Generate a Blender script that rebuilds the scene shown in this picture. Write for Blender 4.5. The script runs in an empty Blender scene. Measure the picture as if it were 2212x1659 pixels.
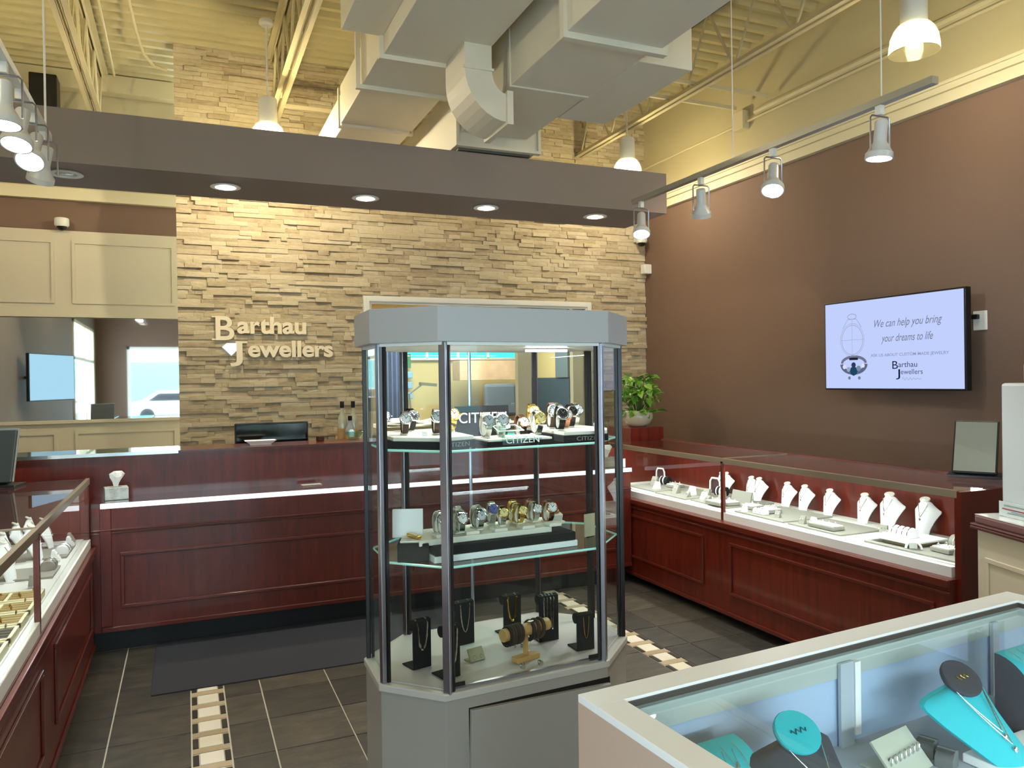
import bpy, math, random
from mathutils import Vector, Matrix
R=random.Random(7)
PI=math.pi
C=bpy.context.scene.collection
# ------------------------------------------------------------------ camera
F=1650.9; YAW=.403645; PIT=-.005589; ROL=-.0148868; H=1.6
_f=Vector((math.sin(YAW)*math.cos(PIT),math.cos(YAW)*math.cos(PIT),math.sin(PIT)))
_r=Vector((math.cos(YAW),-math.sin(YAW),0)); _u=_r.cross(_f)
_r2=_r*math.cos(ROL)+_u*math.sin(ROL); _u2=_r2.cross(_f)
cd=bpy.data.cameras.new('camera'); cam=bpy.data.objects.new('camera',cd); C.objects.link(cam)
cd.sensor_width=36; cd.lens=36*F/2212; cd.clip_start=.05; cd.clip_end=200
cam.matrix_world=Matrix(((_r2.x,_u2.x,-_f.x,0),(_r2.y,_u2.y,-_f.y,0),(_r2.z,_u2.z,-_f.z,H),(0,0,0,1)))
bpy.context.scene.camera=cam
def _ray(x,y): return (_r2*((x-1106)/F)+_u2*(-(y-829.5)/F)+_f)
def PZ(x,y,z): d=_ray(x,y); return d*((z-H)/d.z)+Vector((0,0,H))
def PX(x,y,X): d=_ray(x,y); return d*(X/d.x)+Vector((0,0,H))
def PY(x,y,Y): d=_ray(x,y); return d*(Y/d.y)+Vector((0,0,H))
# ------------------------------------------------------------------ world, exposure, daylight
S=bpy.context.scene
S.view_settings.view_transform='Standard'; S.view_settings.look='None'; S.view_settings.gamma=1
S.view_settings.use_curve_mapping=False; S.view_settings.exposure=1.0
w=bpy.data.worlds.new('sky'); S.world=w; w.use_nodes=True
bg=w.node_tree.nodes['Background']; bg.inputs[0].default_value=(.72,.86,1,1); bg.inputs[1].default_value=4.4
def light(name,kind,loc,energy,color,**k):
    l=bpy.data.lights.new(name,kind); l.energy=energy; l.color=color
    par=k.pop('parent',None); aim=k.pop('aim',None)
    for a,b in k.items(): setattr(l,a,b)
    o=bpy.data.objects.new(name,l); C.objects.link(o); o.location=loc
    if aim is not None: o.rotation_euler=(Vector(aim)-Vector(loc)).to_track_quat('-Z','Y').to_euler()
    return o
# daylight that falls in through the shop front behind the camera
def area(name,loc,energy,color,sx,sy,ax,n):
    """rectangular lamp whose long side sx runs along ax and that shines along n"""
    l=bpy.data.lights.new(name,'AREA'); l.energy=energy; l.color=color; l.shape='RECTANGLE'; l.size=sx; l.size_y=sy
    o=bpy.data.objects.new(name,l); C.objects.link(o)
    z=-Vector(n).normalized(); x=Vector(ax).normalized(); x=(x-z*x.dot(z)).normalized(); y=z.cross(x)
    o.matrix_world=Matrix(((x.x,y.x,z.x,loc[0]),(x.y,y.y,z.y,loc[1]),(x.z,y.z,z.z,loc[2]),(0,0,0,1)))
    return o
area('shop_front_portal',(1.52,-4.14,1.42),1,(1,1,1),5.5,2.1,(1,0,0),(0,1,0)).data.cycles.is_portal=True
area('side_entrance_portal',(-2.04,-1.75,1.42),1,(1,1,1),3.2,2.7,(0,1,0),(1,0,0)).data.cycles.is_portal=True
WARM=(1.0,.87,.62); COOL=(.93,.97,1.0)
# ------------------------------------------------------------------ materials
def lin(c): 
    return tuple(((v/255)/12.92 if v/255<=.04045 else ((v/255+.055)/1.055)**2.4) for v in c)+(1,)
MATS={}
def mat(name,col=(128,128,128),rough=.5,metal=0,coat=0,emit=None,es=1,noise=None,bump=0,spec=.5,scale=30,stretch=None,col2=None,sheen=0):
    if name in MATS: return MATS[name]
    m=bpy.data.materials.new(name); m.use_nodes=True; nt=m.node_tree; b=nt.nodes['Principled BSDF']
    b.inputs['Base Color'].default_value=lin(col); b.inputs['Roughness'].default_value=rough
    b.inputs['Metallic'].default_value=metal; b.inputs['Coat Weight'].default_value=coat; b.inputs['Coat Roughness'].default_value=.08
    b.inputs['Specular IOR Level'].default_value=spec
    if emit: b.inputs['Emission Color'].default_value=lin(emit); b.inputs['Emission Strength'].default_value=es
    if noise or bump:
        tc=nt.nodes.new('ShaderNodeTexCoord'); mp=nt.nodes.new('ShaderNodeMapping'); nz=nt.nodes.new('ShaderNodeTexNoise')
        nt.links.new(tc.outputs['Object'],mp.inputs[0]); nt.links.new(mp.outputs[0],nz.inputs['Vector'])
        nz.inputs['Scale'].default_value=scale; nz.inputs['Detail'].default_value=6; nz.inputs['Roughness'].default_value=.6
        if stretch: mp.inputs['Scale'].default_value=stretch
        if noise:
            rp=nt.nodes.new('ShaderNodeValToRGB'); nt.links.new(nz.outputs[0],rp.inputs[0])
            rp.color_ramp.elements[0].position=.3; rp.color_ramp.elements[1].position=.7
            rp.color_ramp.elements[0].color=lin(col2 or tuple(v*(1-noise) for v in col)); rp.color_ramp.elements[1].color=lin(col)
            nt.links.new(rp.outputs[0],b.inputs['Base Color'])
        if bump:
            bp=nt.nodes.new('ShaderNodeBump'); bp.inputs['Strength'].default_value=bump; bp.inputs['Distance'].default_value=.01
            nt.links.new(nz.outputs[0],bp.inputs['Height']); nt.links.new(bp.outputs[0],b.inputs['Normal'])
    MATS[name]=m; return m
def glassmat(name,tint=(.96,.99,.98),rough=0,dark=0):
    if name in MATS: return MATS[name]
    m=bpy.data.materials.new(name); m.use_nodes=True; nt=m.node_tree
    for n in list(nt.nodes): nt.nodes.remove(n)
    o=nt.nodes.new('ShaderNodeOutputMaterial'); t=nt.nodes.new('ShaderNodeBsdfTransparent'); g=nt.nodes.new('ShaderNodeBsdfGlossy')
    fr=nt.nodes.new('ShaderNodeFresnel'); mx=nt.nodes.new('ShaderNodeMixShader')
    t.inputs[0].default_value=(*tint,1); g.inputs['Roughness'].default_value=rough; fr.inputs[0].default_value=1.42
    ge=nt.nodes.new('ShaderNodeNewGeometry'); sb=nt.nodes.new('ShaderNodeMath'); sb.operation='SUBTRACT'; sb.inputs[0].default_value=1; nt.links.new(ge.outputs['Backfacing'],sb.inputs[1])
    ml=nt.nodes.new('ShaderNodeMath'); ml.operation='MULTIPLY'; nt.links.new(fr.outputs[0],ml.inputs[0]); nt.links.new(sb.outputs[0],ml.inputs[1]); nt.links.new(ml.outputs[0],mx.inputs[0]); nt.links.new(t.outputs[0],mx.inputs[1]); nt.links.new(g.outputs[0],mx.inputs[2]); nt.links.new(mx.outputs[0],o.inputs[0])
    MATS[name]=m; return m
def emis(name,col,s):
    if name in MATS: return MATS[name]
    m=bpy.data.materials.new(name); m.use_nodes=True; nt=m.node_tree
    for n in list(nt.nodes): nt.nodes.remove(n)
    o=nt.nodes.new('ShaderNodeOutputMaterial'); e=nt.nodes.new('ShaderNodeEmission'); e.inputs[0].default_value=lin(col); e.inputs[1].default_value=s
    nt.links.new(e.outputs[0],o.inputs[0]); MATS[name]=m; return m
def stonemat(name,stops,rough=.85,bump=.5,scale=(14,14,60),spots=8,grain=.35,spec=.3):
    m=bpy.data.materials.new(name); m.use_nodes=True; nt=m.node_tree; N=nt.nodes.new; L=nt.links.new; b=nt.nodes['Principled BSDF']
    b.inputs['Roughness'].default_value=rough; b.inputs['Specular IOR Level'].default_value=spec
    gi=N('ShaderNodeNewGeometry'); oi=N('ShaderNodeObjectInfo'); ad=N('ShaderNodeMath'); ad.operation='ADD'
    L(gi.outputs['Random Per Island'],ad.inputs[0]); L(oi.outputs['Random'],ad.inputs[1]); fr=N('ShaderNodeMath'); fr.operation='FRACT'; L(ad.outputs[0],fr.inputs[0])
    tc=N('ShaderNodeNewGeometry'); mp=N('ShaderNodeMapping'); mp.inputs['Scale'].default_value=scale; L(tc.outputs['Position'],mp.inputs[0])
    nz=N('ShaderNodeTexNoise'); nz.inputs['Scale'].default_value=1; nz.inputs['Detail'].default_value=7; nz.inputs['Roughness'].default_value=.65; L(mp.outputs[0],nz.inputs['Vector'])
    mx=N('ShaderNodeMath'); mx.operation='MULTIPLY_ADD'; L(nz.outputs[0],mx.inputs[0]); mx.inputs[1].default_value=grain*2; 
    m2=N('ShaderNodeMath'); m2.operation='MULTIPLY'; L(fr.outputs[0],m2.inputs[0]); m2.inputs[1].default_value=1-grain
    m3=N('ShaderNodeMath'); m3.operation='SUBTRACT'; L(m2.outputs[0],m3.inputs[0]); m3.inputs[1].default_value=grain*.5; L(m3.outputs[0],mx.inputs[2])
    rp=N('ShaderNodeValToRGB'); L(mx.outputs[0],rp.inputs[0]); cr=rp.color_ramp
    while len(cr.elements)<len(stops): cr.elements.new(.5)
    for e,(p,c) in zip(cr.elements,stops): e.position=p; e.color=lin(c)
    L(rp.outputs[0],b.inputs['Base Color'])
    bp=N('ShaderNodeBump'); bp.inputs['Strength'].default_value=bump; bp.inputs['Distance'].default_value=.008; L(nz.outputs[0],bp.inputs['Height']); L(bp.outputs[0],b.inputs['Normal'])
    MATS[name]=m; return m
wood=mat('cherry_wood',(110,34,15),.33,coat=.3,noise=.4,col2=(76,20,9),scale=5,stretch=(5,5,.55),spec=.5)
wood_d=mat('dark_cherry',(92,31,17),.3,coat=.4)
rail=mat('bronze_rail',(140,126,104),.35,metal=.3)
brown=mat('brown_paint',(120,96,82),.75,bump=.08,scale=250)
soff=mat('taupe_paint',(138,126,118),.8,bump=.05,scale=250)
beige=mat('beige_paint',(196,186,152),.8,bump=.05,scale=200)
cream=mat('cream_panel',(206,198,176),.85)
deckm=mat('deck_paint',(194,184,146),.7)
steel=mat('joist_paint',(206,196,162),.6)
ductm=mat('duct_paint',(222,216,196),.6,bump=.04,scale=120)
ductd=mat('duct_dark',(110,108,96),.6)
white=mat('white_enamel',(228,228,222),.35)
trimm=mat('trim_cream',(216,208,178),.5)
greyl=mat('grey_laminate',(176,172,162),.45)
whitel=mat('white_laminate',(236,232,222),.4)
pinkl=mat('beige_laminate',(196,170,150),.45)
alu=mat('brushed_alu',(176,178,186),.28,metal=.9)
aludk=mat('dark_alu',(60,58,58),.35,metal=.7)
black=mat('black_plastic',(16,16,17),.35)
blackv=mat('black_velvet',(20,20,22),.9)
toe=mat('toe_kick',(12,11,12),.5)
glass=glassmat('clear_glass')
glassg=glassmat('green_edge_glass',(.82,.95,.9))
mirror=mat('mirror_silver',(235,240,238),.02,metal=1)
padw=mat('cream_leatherette',(226,220,204),.55)
padg=mat('grey_leatherette',(146,143,132),.65)
padw2=mat('white_leatherette',(240,240,240),.5)
turq=mat('turquoise_velvet',(40,178,192),.75)
navyv=mat('charcoal_velvet',(58,62,72),.85)
silver=mat('silver_metal',(214,214,212),.18,metal=1)
gold=mat('gold_metal',(222,186,96),.2,metal=1)
rose=mat('rose_gold',(196,140,112),.22,metal=1)
dkmet=mat('gunmetal',(52,50,54),.25,metal=.9)
lamp=emis('lamp_face',(255,253,246),22)
lampw=emis('lamp_warm',(255,236,196),18)
paper=mat('white_paper',(238,238,236),.8)
bamboo=mat('bamboo',(206,162,96),.45)
leather=mat('brown_leather',(62,40,26),.6)
# ------------------------------------------------------------------ mesh helpers
class MB:
    def __init__(s): s.v=[]; s.f=[]
    def add(s,vs,fs):
        n=len(s.v); s.v+= [tuple(v) for v in vs]; s.f+=[tuple(i+n for i in f) for f in fs]; return s
    def box(s,x0,y0,z0,x1,y1,z1,M=None):
        vs=[Vector(p) for p in ((x0,y0,z0),(x1,y0,z0),(x1,y1,z0),(x0,y1,z0),(x0,y0,z1),(x1,y0,z1),(x1,y1,z1),(x0,y1,z1))]
        if M: vs=[M@v for v in vs]
        return s.add(vs,[(0,3,2,1),(4,5,6,7),(0,1,5,4),(1,2,6,5),(2,3,7,6),(3,0,4,7)])
    def cbox(s,cx,cy,cz,sx,sy,sz,rz=0,rx=0,ry=0):
        M=Matrix.Translation((cx,cy,cz))@Matrix.Rotation(rz,4,'Z')@Matrix.Rotation(ry,4,'Y')@Matrix.Rotation(rx,4,'X')
        return s.box(-sx/2,-sy/2,-sz/2,sx/2,sy/2,sz/2,M)
    def prism(s,poly,z0,z1,M=None):
        n=len(poly); vs=[Vector((x,y,z0)) for x,y in poly]+[Vector((x,y,z1)) for x,y in poly]
        if M: vs=[M@v for v in vs]
        return s.add(vs,[tuple(range(n))[::-1],tuple(range(n,2*n))]+[(i,(i+1)%n,(i+1)%n+n,i+n) for i in range(n)])
    def tube(s,pts,r,n=8,closed=False,cap=True):
        pts=[Vector(p) for p in pts]; m=len(pts); rr=r if isinstance(r,(list,tuple)) else [r]*m
        vs=[];prev=None
        for i,p in enumerate(pts):
            a=pts[(i-1)%m] if (closed or i>0) else p; b=pts[(i+1)%m] if (closed or i<m-1) else p
            t=(b-a).normalized() if (b-a).length>1e-9 else Vector((0,0,1))
            if prev is None: q=Vector((0,0,1)) if abs(t.z)<.9 else Vector((1,0,0)); u=t.cross(q).normalized()
            else: u=(prev-t*prev.dot(t)).normalized()
            prev=u; v=t.cross(u)
            vs+=[p+(u*math.cos(2*PI*k/n)+v*math.sin(2*PI*k/n))*rr[i] for k in range(n)]
        fs=[]
        for i in range(m if closed else m-1):
            j=(i+1)%m
            fs+=[(i*n+k,i*n+(k+1)%n,j*n+(k+1)%n,j*n+k) for k in range(n)]
        if not closed and cap: fs+=[tuple(range(n))[::-1],tuple(range((m-1)*n,m*n))]
        return s.add(vs,fs)
    def lathe(s,prof,n=20,M=None,cap=False):
        vs=[Vector((r*math.cos(2*PI*k/n),r*math.sin(2*PI*k/n),z)) for r,z in prof for k in range(n)]
        if M: vs=[M@v for v in vs]
        m=len(prof); fs=[(i*n+k,i*n+(k+1)%n,(i+1)*n+(k+1)%n,(i+1)*n+k) for i in range(m-1) for k in range(n)]
        if cap: fs+=[tuple(range(n))[::-1],tuple(range((m-1)*n,m*n))]
        return s.add(vs,fs)
    def frame(s,u0,v0,u1,v1,t,d,M):   # picture-frame moulding of width t, depth d in the local XY plane of M
        for a in ((u0,v0,u1,v0+t),(u0,v1-t,u1,v1),(u0,v0+t,u0+t,v1-t),(u1-t,v0+t,u1,v1-t)):
            s.box(a[0],a[1],0,a[2],a[3],d,M)
        return s
def tagp(o,label=None,cat=None,group=None,kind=None):
    for k,v in (('label',label),('category',cat),('group',group),('kind',kind)):
        if v: o[k]=v
    return o
def ob(name,mb,m,parent=None,label=None,cat=None,group=None,kind=None,bevel=0,smooth=False,loc=None):
    if isinstance(mb,MB):
        me=bpy.data.meshes.new(name); me.from_pydata(mb.v,[],mb.f); me.update()
    else: me=mb
    if m and not me.materials: me.materials.append(m)
    if smooth:
        for p in me.polygons: p.use_smooth=True
    o=bpy.data.objects.new(name,me); C.objects.link(o)
    if parent: o.parent=parent
    if loc: o.location=loc
    if bevel:
        b=o.modifiers.new('edge','BEVEL'); b.width=bevel; b.segments=2; b.limit_method='ANGLE'
    if smooth and isinstance(mb,MB): me.set_sharp_from_angle(angle=math.radians(40))
    return tagp(o,label,cat,group,kind)
def thing(name,label,cat,loc=(0,0,0),rz=0,group=None,kind=None):
    o=bpy.data.objects.new(name,None); C.objects.link(o); o.location=loc; o.rotation_euler=(0,0,rz); o.empty_display_size=.05
    return tagp(o,label,cat,group,kind)
def copy_tree(o,parent=None):
    c=o.copy(); C.objects.link(c); c.parent=parent
    for ch in list(o.children): copy_tree(ch,c)
    return c
def place(proto,used,loc,rz,label,group,sc=1):
    o=proto if not used[0] else copy_tree(proto)
    used[0]=True
    o.location=loc; o.rotation_euler=(0,0,rz); o.scale=(sc,)*3
    o['label']=label
    if group: o['group']=group
    return o
def struct(name,mb,m,parent=None,**k): return ob(name,mb,m,parent,kind=None if parent else 'structure',**k)
def textmesh(s,size=1,extrude=.01,bold=0,shear=0,space=1,align='LEFT'):
    cu=bpy.data.curves.new('txt','FONT'); cu.body=s; cu.size=size; cu.extrude=extrude; cu.offset=bold; cu.shear=shear; cu.space_character=space
    cu.align_x=align; cu.resolution_u=6
    o=bpy.data.objects.new('txt',cu); C.objects.link(o); dg=bpy.context.evaluated_depsgraph_get(); dg.update()
    me=bpy.data.meshes.new_from_object(o.evaluated_get(dg)); bpy.data.objects.remove(o); bpy.data.curves.remove(cu)
    me.materials.clear(); return me
def xf(me,M): me.transform(M); me.update(); return me
def fit(me,x0,x1,z0=None,z1=None):
    """scale a text mesh in its XY plane so that it spans x0..x1 (and z0..z1)"""
    xs=[v.co.x for v in me.vertices]; ys=[v.co.y for v in me.vertices]
    sx=(x1-x0)/(max(xs)-min(xs)); sy=sx if z0 is None else (z1-z0)/(max(ys)-min(ys))
    mx,my=min(xs),min(ys)
    for v in me.vertices:
        v.co.x=(v.co.x-mx)*sx+x0
        v.co.y=(v.co.y-my)*sy+(z0 or 0) if z0 is not None else v.co.y*sy
    me.update(); return me
def ord_(i): return ['first','second','third','fourth','fifth','sixth','seventh','eighth','ninth','tenth','eleventh','twelfth','thirteenth','fourteenth','fifteenth'][i]
WX=4.56; YS=7.0; YB=8.0; CZ=4.45; XL=-1.9; YF=-4.0
# ================================================================== SETTING
# floor: grout bed with tiles
fl=struct('floor',MB().box(XL-.1,YF-.1,-.1,WX+.1,YB+3.2,-.004),mat('grout',(186,178,160),.9))
tilem=stonemat('slate_tile',[(.0,(34,34,32)),(.35,(56,54,48)),(.65,(76,70,58)),(1,(108,102,88))],rough=.4,bump=.35,scale=(7,18,7),grain=.62,spec=.5)
T=.345; g=.006
xb=[-1.725,-1.38,-1.035,-.69,-.345,0,.16,.34,.685,1.03,1.375,1.72,2.065,2.42,2.58,2.765,3.11,3.455,3.8,4.145,4.49]
field=MB(); cache={}
def tile_mb(sx,sy,m=g/2): return MB().add([(-sx/2+m,-sy/2+m,-.004),(sx/2-m,-sy/2+m,-.004),(sx/2-m,sy/2-m,-.004),(-sx/2+m,sy/2-m,-.004),(-sx/2+m+.001,-sy/2+m+.001,0),(sx/2-m-.001,-sy/2+m+.001,0),(sx/2-m-.001,sy/2-m-.001,0),(-sx/2+m+.001,sy/2-m-.001,0)],[(4,5,6,7),(0,1,5,4),(1,2,6,5),(2,3,7,6),(3,0,4,7)])
y0=3.467-T*22
for j in range(42):
    ya=y0+j*T
    if ya<YF or ya>YB+2.6: continue
    for i in range(len(xb)-1):
        a,b=xb[i],xb[i+1]
        if (abs(a)<1e-6 or abs(a-2.42)<1e-6): continue
        cx,cy=(a+b)/2,ya+T/2
        if -.55<cx<3.25 and 1.7<cy<5.25:
            k=round(b-a,3)
            if k not in cache:
                mb=tile_mb(k,T); me=bpy.data.meshes.new('tile'); me.from_pydata(mb.v,[],mb.f); cache[k]=me
            ob('tile',cache[k],tilem,fl,loc=(cx,cy,0))
        else:
            t=tile_mb(b-a,T); field.add([(v[0]+cx,v[1]+cy,v[2]) for v in t.v],t.f)
ob('tile_field',field,tilem,fl,kind='stuff')
lightt=stonemat('cream_tile',[(0,(202,188,156)),(.5,(218,210,190)),(1,(226,220,204))],rough=.35,bump=.1,scale=(9,9,9))
beit=stonemat('tan_tile',[(0,(150,132,102)),(.5,(172,154,124)),(1,(184,168,140))],rough=.4,bump=.1,scale=(9,9,9))
darkt=stonemat('dark_mosaic',[(0,(42,36,30)),(.5,(54,48,40)),(1,(62,54,46))],rough=.4,bump=.1,scale=(9,9,9))
bcache={}
P=.1665
def bt(kind,sx,sy,m,cx,cy,near):
    if kind not in bcache:
        mb=tile_mb(sx,sy,.0015); me=bpy.data.meshes.new('mosaic'); me.from_pydata(mb.v,[],mb.f); bcache[kind]=me
    if near: ob('mosaic_tile',bcache[kind],m,fl,loc=(cx,cy,0))
    else:
        t=tile_mb(sx,sy,.0015); bf[kind].add([(v[0]+cx,v[1]+cy,v[2]) for v in t.v],t.f)
bf={'l':MB(),'b':MB(),'d':MB()}
for x0,ya,yb in ((0,2.6,4.36),(2.42,3.3,4.9)):
    n0=-44
    for n in range(n0,36):
        y=3.467+n*P-.002
        if y>5.2 or y<YF: continue
        near=ya<y<yb
        bt('l',.098,.112,lightt,x0+.08,y+.057,near); bt('d',.028,.1,darkt,x0+.016,y+.055,near); bt('d',.028,.1,darkt,x0+.144,y+.055,near)
        bt('b',.155,.05,beit,x0+.08,y+.113+.027,near)
for k,m in (('l',lightt),('b',beit),('d',darkt)): ob('mosaic_field',bf[k],m,fl,kind='stuff')
# right wall
wr=struct('wall_right',MB().box(WX,YF,0,WX+.12,YB+3.2,3.33),brown)
struct('plaster_band',MB().box(WX,YF,3.33,WX+.12,YB+3.2,CZ+.1),beige,wr)
tr=MB(); 
for a,b,d in ((3.33,3.37,.05),(3.37,3.41,.03),(3.41,3.45,.055),(3.45,3.47,.07)): tr.box(WX-d,YF,a,WX,YS,b)
struct('trim_1',tr,trimm)
struct('baseboard_right',MB().box(WX-.015,YF,0,WX,YS,.12),wood_d)
# left wall with a glazed side entrance near the front
lw=MB()
for a in ((YF,-3.4,0,3.33),(-3.4,-.1,2.85,3.33),(-.1,YB,0,3.33)): lw.box(XL-.12,a[0],a[2],XL,a[1],a[3])
wl=struct('wall_left',lw,mat('grey_taupe_paint',(132,118,106),.75))
struct('plaster_band',MB().box(XL-.12,YF,3.33,XL,YB,CZ+.1),beige,wl)
w2=struct('window_2',MB().box(XL-.07,-3.35,.02,XL-.06,-.15,2.8),glass)
fm=MB()
for y in (-3.4,-1.8,-.16): fm.box(XL-.1,y,0,XL+.03,y+.06,2.85)
for z in (0,2.1,2.79): fm.box(XL-.1,-3.4,z,XL+.03,-.1,z+.06)
ob('window_frame',fm,trimm,w2)
# front wall with the big shop window (behind the camera; seen in the mirror and the reflections)
fw=MB()
for a in ((XL,-1.25,0,CZ),(4.3,WX,0,CZ),(-1.25,4.3,0,.35),(-1.25,4.3,2.5,CZ)): fw.box(a[0],YF-.12,a[2],a[1],YF,a[3])
struct('wall_front',fw,brown)
w1=struct('window_1',MB().box(-1.25,YF-.07,.35,4.3,YF-.06,2.5),glass)
fm=MB()
for x in (-1.25,.1,1.5,2.9,4.24): fm.box(x,YF-.1,.35,x+.06,YF+.02,2.5)
for z in (.35,2.44): fm.box(-1.25,YF-.1,z,4.3,YF+.02,z+.06)
ob('window_frame',fm,white,w1)
# back wall left of the stone, white wainscot panels with a long mirror
wb=struct('wall_back',MB().box(XL,YB,0,-.02,YB+.12,3.29),brown)
struct('plaster_band',MB().box(XL,YB,3.29,-.02,YB+.12,CZ+.1),beige,wb)
tr=MB().box(XL,YB-.06,3.29,-.03,YB,3.34).box(XL,YB-.04,3.34,-.03,YB,3.40).box(XL,YB-.05,3.52,-.03,YB,3.6)
struct('trim_2',tr,trimm)
wp=MB().box(XL,YB-.05,2.24,-.03,YB,3.01).box(XL,YB-.05,.5,-.03,YB,1.27)
pan=struct('wall_back_panelling',wp,cream)
fr=MB(); Mx=Matrix(((1,0,0,0),(0,0,-1,YB-.05),(0,1,0,0),(0,0,0,1)))
for a in ((-1.78,2.35,-1.07,2.92),(-.93,2.35,-.08,2.92),(-1.78,.6,-1.07,1.19),(-.93,.6,-.08,1.19)): fr.frame(*a,.025,.014,Mx)
fr.box(XL,YB-.075,2.225,-.03,YB-.05,2.25).box(XL,YB-.085,1.265,-.03,YB,1.29)
ob('panel_moulding',fr,cream,pan)
ob('wall_mirror',MB().box(XL+.02,YB-.02,1.29,-.035,YB-.005,2.225),mirror,label='long frameless mirror set into the cream wall panelling',cat='mirror')
# ceiling: corrugated deck, ribs run left-right
dk=MB(); ys=[];y=YF
p=[]
while y<YB+.15:
    p+=[(y,CZ),(y+.045,CZ),(y+.075,CZ+.045),(y+.12,CZ+.045)]; y+=.15
n=len(p); dk.add([(XL-.1,a,b) for a,b in p]+[(WX+.1,a,b) for a,b in p],[(i,i+1,n+i+1,n+i) for i in range(n-1)])
struct('ceiling',dk,deckm)
# stone feature wall
stone=stonemat('ledger_stone',[(0,(152,134,108)),(.25,(178,162,134)),(.5,(194,180,150)),(.8,(208,196,168)),(1,(172,154,124))],rough=.85,bump=.8,scale=(18,18,38),grain=.42)
OX0,OX1,OZ=1.56,3.83,2.34
bk=MB()
for a in ((-.05,OX0,0,CZ+.05),(OX1,WX,0,CZ+.05),(OX0,OX1,OZ,CZ+.05)): bk.box(a[0],YS+.012,a[2],a[1],YS+.14,a[3])
ws=struct('wall_stone',bk,stone)
stones=[]
z=.9; rs=random.Random(3)
while z<CZ:
    # ledger panels .15 high made of 4 uneven strips
    hs=[.15*q for q in (.2+rs.random()*.08,.22+rs.random()*.08,.25)]; hs.append(.15-sum(hs))
    zz=z
    for h in hs:
        x=-.05
        while x<WX-.01:
            L=rs.choice([.06,.09,.12,.16,.2,.26,.32])*rs.uniform(.8,1.15); x1=min(WX,x+L)
            if WX-x1<.04: x1=WX
            d=rs.choice([0,.005,.011,.018,.027])+rs.random()*.006
            if x<OX0<x1 and zz<OZ-.01: x1=OX0
            inside=(x>=OX0-1e-4 and x<OX1 and zz<OZ-.01)
            if inside: x=OX1; continue
            stones.append((x,x1,zz,min(zz+h,CZ),d)); x=x1
        zz+=h
    z+=.15
def seen(s):
    x0,x1,za,zb,d=s; xm=(x0+x1)/2; zm=(za+zb)/2
    if 1.15<zm<2.9 and xm<1.5: return True
    if 2.3<zm<2.95 and xm>=1.5: return True
    return False
cand=sorted([s for s in stones if seen(s)],key=lambda s:-(s[1]-s[0])*(s[3]-s[2]))[:300]
cs=set(id(s) for s in cand); rest=MB()
def stone_mb(sx,sz,d,q):
    j=lambda:q.uniform(-.002,.002)
    y=-d
    return MB().add([(0,.012,0),(sx,.012,0),(sx,.012,sz),(0,.012,sz),(.0006,y+j(),.0006),(sx-.0006,y+j(),.0006),(sx-.0006,y+j(),sz-.0008),(.0006,y+j(),sz-.0008),(sx*.5,y-.002+j(),sz*.5)],[(4,5,8),(5,6,8),(6,7,8),(7,4,8),(0,1,5,4),(1,2,6,5),(2,3,7,6),(3,0,4,7)])
for s in stones:
    t=stone_mb(s[1]-s[0],s[3]-s[2],s[4],rs)
    if id(s) in cs: ob('stone',t,stone,ws,loc=(s[0],YS,s[2]))
    else: rest.add([(v[0]+s[0],v[1]+YS,v[2]+s[2]) for v in t.v],t.f)
ob('stone_field',rest,stone,ws,kind='stuff')
# trim round the office opening
tr=MB(); Mo=Matrix(((1,0,0,0),(0,0,-1,YS),(0,1,0,0),(0,0,0,1)))
tr.frame(OX0-.05,.85,OX1+.05,OZ+.05,.07,.04,Mo).frame(OX0-.03,.87,OX1+.03,OZ+.03,.03,.055,Mo)
struct('trim_3',tr,white)
# back office seen through the opening
of=MB()
of.box(OX0-.3,10.2,0,WX,10.3,3.0)
of.box(OX0-.45,YS+.14,0,OX0-.35,10.3,3.0)
of.box(WX-.03,YS+.14,0,WX-.002,10.3,2.7)
wo=struct('wall_office',of,mat('office_paint',(204,180,128),.8))
w3=struct('window_3',MB().box(2.62,10.17,1.93,4.5,10.18,2.24),emis('daylight_glow_panel',(214,240,255),2.2))  # flat glowing panel imitates shop front daylight reflected in the office glass
fm=MB()
for x in (2.6,3.05,3.5,3.95,4.4): fm.box(x,10.13,1.91,x+.03,10.18,2.26)
for z in (1.89,2.24): fm.box(2.6,10.13,z,4.5,10.18,z+.03)
ob('window_frame',fm,white,w3)
tb=MB().prism([(2.66,1.92),(4.45,1.92),(4.45,2.13),(3.7,2.13),(3.3,2.07),(2.66,2.03)],0,.004,Matrix(((1,0,0,0),(0,0,-1,10.165),(0,1,0,0),(0,0,0,1))))
ob('building_panel',tb,emis('teal_facade_glow',(72,206,214),1.0),w3,label='flat glowing panel for the turquoise building reflected in the office glass')  # glowing cut-out imitates the reflected building
struct('ceiling_office',MB().box(OX0-.45,YS+.14,2.7,WX,10.3,2.8),cream)
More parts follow.
